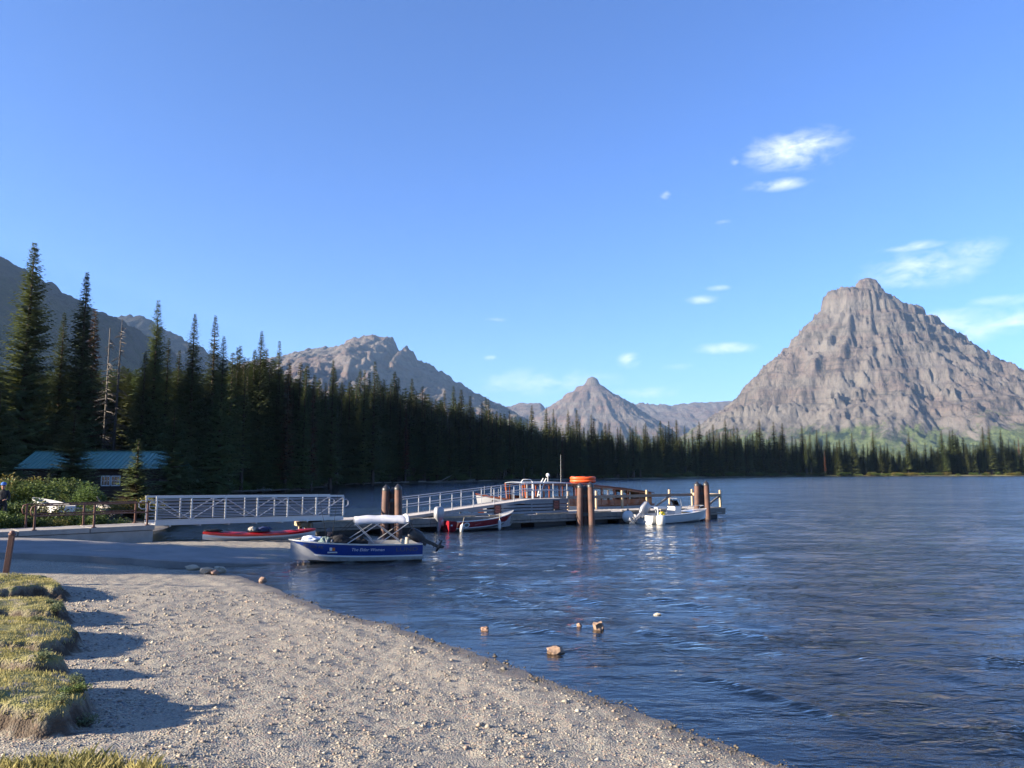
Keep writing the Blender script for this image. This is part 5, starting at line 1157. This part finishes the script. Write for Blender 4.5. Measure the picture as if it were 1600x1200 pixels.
# crouching person behind the bow
cb = gz(492, 880, 0.0); CP = empty('person', (cb.x-.15, cb.y+1.55, -.02), math.radians(-25), 'person in black jacket and dark knit hat crouching behind the blue boat bow', 'person')
j = {'pelvis': ((-.12, 0, .34), (.16, .14)), 'waist': ((-.02, 0, .50), (.15, .13)), 'chest': ((.16, 0, .70), (.17, .14)), 'neck0': ((.26, 0, .82), (.075, .07)), 'neck': ((.30, 0, .87), .056), 'head0': ((.335, 0, .93), (.073, .083)), 'head1': ((.335, 0, 1.02), (.076, .095)), 'head2': ((.325, 0, 1.085), (.052, .066)),
     'ls': ((.18, .18, .78), .07), 'le': ((.42, .26, .66), .054), 'Lwrist': ((.66, .20, .70), .034), 'rs': ((.18, -.18, .78), .07), 're': ((.40, -.28, .62), .054), 'Rwrist': ((.62, -.22, .68), .034),
     'lh': ((-.06, .11, .36), .10), 'lk': ((.34, .17, .46), .072), 'la': ((.10, .15, .10), .05), 'lt': ((.27, .17, .05), (.042, .038)), 'rh': ((-.06, -.11, .36), .10), 'rk': ((.32, -.17, .42), .072), 'ra': ((.06, -.15, .10), .05), 'rt': ((.23, -.17, .05), (.042, .038))}
ed = [('pelvis', 'waist'), ('waist', 'chest'), ('chest', 'neck0'), ('neck0', 'neck'), ('neck', 'head0'), ('head0', 'head1'), ('head1', 'head2'), ('chest', 'ls'), ('ls', 'le'), ('le', 'Lwrist'), ('chest', 'rs'), ('rs', 're'), ('re', 'Rwrist'), ('pelvis', 'lh'), ('lh', 'lk'), ('lk', 'la'), ('la', 'lt'), ('pelvis', 'rh'), ('rh', 'rk'), ('rk', 'ra'), ('ra', 'rt')]
hand(j, ed, j['Lwrist'][0], (1, -.1, .1), (0, 0, 1), 'L'); hand(j, ed, j['Rwrist'][0], (1, .1, .1), (0, 0, 1), 'R')
skin_body('person_body', j, ed, [((.345, 0, .98), .135), ((.75, .19, .71), .10), ((.71, -.21, .69), .10)], [M['black'], M['skin']], CP)
MB().lathe((.322, 0, 1.05), [(.105, -.035), (.108, .0), (.098, .05), (.06, .09), (.005, .105)], 16).build('knit_hat', M['grey_cloth'], CP, smooth=50)
MB().ell((.437, 0, .965), (.022, .014, .026), 8, 6).build('nose', M['skin'], CP, smooth=True)
for sg in (1, -1): MB().ell((.415, sg*.033, .995), (.008, .012, .008), 8, 6).build('eye', M['cap_black'], CP, smooth=True)
MB().poly([(.415, .026, .922), (.424, 0, .92), (.415, -.026, .922)], .005, 5).build('mouth', mat('lips_b', (.30, .11, .09), .5), CP)

# ---------------------------------------------------------------- pebbles, grass, bank plants
def scatter_xy(n, rg, x0, x1, y0, y1): return rg.uniform(x0, x1, n), rg.uniform(y0, y1, n)
rg = np.random.default_rng(21)
ang = rg.uniform(-.62, .42, 95000); dist = 4.2*np.exp(rg.uniform(0, 1.65, 95000)); px_ = dist*np.sin(ang); py_ = dist*np.cos(ang)
z_, d_, t_, _s = ground_z(px_, py_, True); ok = (d_ < .2) & (t_ < .02) & (_s < .3); px_, py_, z_, dist = px_[ok], py_[ok], z_[ok], dist[ok]
clump = fbm(px_/.8, py_/.8, 3, 95); ok = clump+rg.uniform(-.5, .5, len(px_)) > .02; px_, py_, z_, dist = px_[ok], py_[ok], z_[ok], dist[ok]
ico = np.array([(0, 0, 1), (.9, 0, .1), (.25, .85, .0), (-.75, .5, .1), (-.7, -.55, 0), (.3, -.85, .1), (0, 0, -.6)]); icf = np.array([(0, 1, 2), (0, 2, 3), (0, 3, 4), (0, 4, 5), (0, 5, 1), (6, 2, 1), (6, 3, 2), (6, 4, 3), (6, 5, 4), (6, 1, 5)])
n = len(px_); sz = np.exp(rg.normal(0, .5, n))*.0062*(.7+dist/11); th = rg.uniform(0, 6.28, n); fl = rg.uniform(.45, .9, n); el_ = rg.uniform(.7, 1.4, n)
P0 = ico[None]+rg.normal(0, .12, (n, 7, 3)); P0[:, :, 0] *= el_[:, None]; P0[:, :, 2] *= fl[:, None]
c, s_ = np.cos(th)[:, None], np.sin(th)[:, None]; Q = np.stack([P0[:, :, 0]*c-P0[:, :, 1]*s_, P0[:, :, 0]*s_+P0[:, :, 1]*c, P0[:, :, 2]], -1)*sz[:, None, None]
Q += np.stack([px_, py_, z_+sz*.12], -1)[:, None]; pm_ = fastmesh('gravel', Q.reshape(-1, 3), (icf[None]+7*np.arange(n)[:, None, None]).reshape(-1, 3))
tone = np.repeat(rg.uniform(0, 1, n), 7); attr(pm_, 'tone', tone); attr(pm_, 'wet', np.repeat(sstep(.03, .006, z_), 7))
def peb_mat():
    m = bpy.data.materials.new('pebbles'); m.use_nodes = True; t = m.node_tree; b = t.nodes['Principled BSDF']; b.inputs['Roughness'].default_value = .85; b.inputs['Specular IOR Level'].default_value = .3
    a = t.nodes.new('ShaderNodeAttribute'); a.attribute_name = 'tone'; cr = t.nodes.new('ShaderNodeValToRGB'); e = cr.color_ramp.elements; e[0].color = (.10, .10, .10, 1); e[1].color = (.40, .365, .285, 1)
    for p_, c_ in ((.25, (.21, .19, .155)), (.55, (.25, .225, .18)), (.80, (.26, .195, .15)), (.88, (.32, .285, .23))): q = e.new(p_); q.color = (*c_, 1)
    w = t.nodes.new('ShaderNodeAttribute'); w.attribute_name = 'wet'; mx = t.nodes.new('ShaderNodeMix'); mx.data_type = 'RGBA'; mx.blend_type = 'MULTIPLY'; mx.inputs[7].default_value = (.35, .33, .3, 1)
    t.links.new(a.outputs['Fac'], cr.inputs[0]); t.links.new(w.outputs['Fac'], mx.inputs[0]); t.links.new(cr.outputs[0], mx.inputs[6]); t.links.new(mx.outputs[2], b.inputs['Base Color']); return m
pm_.materials.append(peb_mat()); tag(link('gravel', pm_), 'loose grey and tan pebbles strewn over the beach', 'gravel', kind='stuff')
def blades(xs, ys, zs, rg, hmin, hmax, w=.006):
    n = len(xs); h = rg.uniform(hmin, hmax, n); a = rg.uniform(0, 6.28, n); b = rg.uniform(0, 6.28, n); le = rg.uniform(.15, .75, n)*h
    bx, by = np.cos(a)*w, np.sin(a)*w; tx, ty = np.cos(b)*le, np.sin(b)*le
    V = np.stack([np.stack([xs-bx, ys-by, zs-.01], -1), np.stack([xs+bx, ys+by, zs-.01], -1), np.stack([xs+tx*.4+bx*.7, ys+ty*.4+by*.7, zs+h*.6], -1), np.stack([xs+tx, ys+ty, zs+h], -1)], 1)
    i = 4*np.arange(n)[:, None]; return V.reshape(-1, 3), np.concatenate([i+np.array([[0, 1, 2]]), i+np.array([[0, 2, 3]])])
gx, gyv = scatter_xy(230000, rg, -14, -2.5, 6.0, 19); zz_, dd_, tt_, _s = ground_z(gx, gyv, True); pt_ = fbm(gx/.55, gyv/.55, 3, 97); ok = (tt_ > .6) & (pt_+rg.uniform(-.3, .3, len(gx)) > -.12)
V1, F1 = blades(gx[ok], gyv[ok], zz_[ok], rg, .015, .055, .005)
gx2, gy2 = scatter_xy(45000, rg, -5.0, -2.2, 4.2, 7.2); z2, d2, t2, _s = ground_z(gx2, gy2, True); _e = [gz(u_, v_, .93) for u_, v_ in ((-40, 1186), (0, 1184), (60, 1178), (140, 1168), (200, 1170), (262, 1196))]; edge = np.interp(gx2, [q.x for q in _e], [q.y for q in _e])+.40+.22*perlin(gx2/.4, gy2*0, 98); ok2 = (gy2 < edge) & (perlin(gx2/.3, gy2/.3, 99)+rg.uniform(-.5, .5, len(gx2)) > -.15)
V2, F2 = blades(gx2[ok2], gy2[ok2], z2[ok2], rg, .05, .20, .004)
gm = fastmesh('grass', np.concatenate([V1, V2]), np.concatenate([F1, F2+len(V1)]), M['grass']); tag(link('grass', gm), 'short dry yellow green grass on the eroded turf bank', 'grass', kind='stuff')
SG = [bush_mesh(221, .16, .20, .05, M['sage'], 260), bush_mesh(222, .20, .16, .05, M['sage'], 260), bush_mesh(223, .18, .16, .045, M['shrub'], 260)]
BUSH += SG
for i, (u, v) in enumerate(((92,922),(80,915),(98,930),(70,905),(102,924),(88,1000),(100,1003),(70,998),(128,1045),(118,1038),(134,1060),(105,1050),(96,1066),(60,945),(205,1180),(185,1182),(228,1184))):
    p = gz(u, v, 1.05 if v < 1150 else .95); bush(p.x, p.y, R.uniform(.5, .85) if v < 1150 else .6, 4+i % 3, 'small grey green plant on the edge of the turf bank' if v < 1150 else 'small grey green plant in the grass tuft at the beach', 'plants on the turf edge' if v < 1150 else 'plants in the grass tuft')

# ---------------------------------------------------------------- air
hz = MB().box((0, 5450, 640), (19400, 12300, 1360)).build('haze', None); hm = bpy.data.materials.new('haze_air'); hm.use_nodes = True; t = hm.node_tree; t.nodes.clear()
ho = t.nodes.new('ShaderNodeOutputMaterial'); pv = t.nodes.new('ShaderNodeVolumePrincipled'); pv.inputs['Color'].default_value = (.42, .67, 1.0, 1); pv.inputs['Density'].default_value = 4.2e-5; pv.inputs['Anisotropy'].default_value = .2
t.links.new(pv.outputs[0], ho.inputs['Volume']); hz.data.materials.append(hm); tag(hz, 'thin blue summer haze over the whole valley', 'haze', kind='stuff')
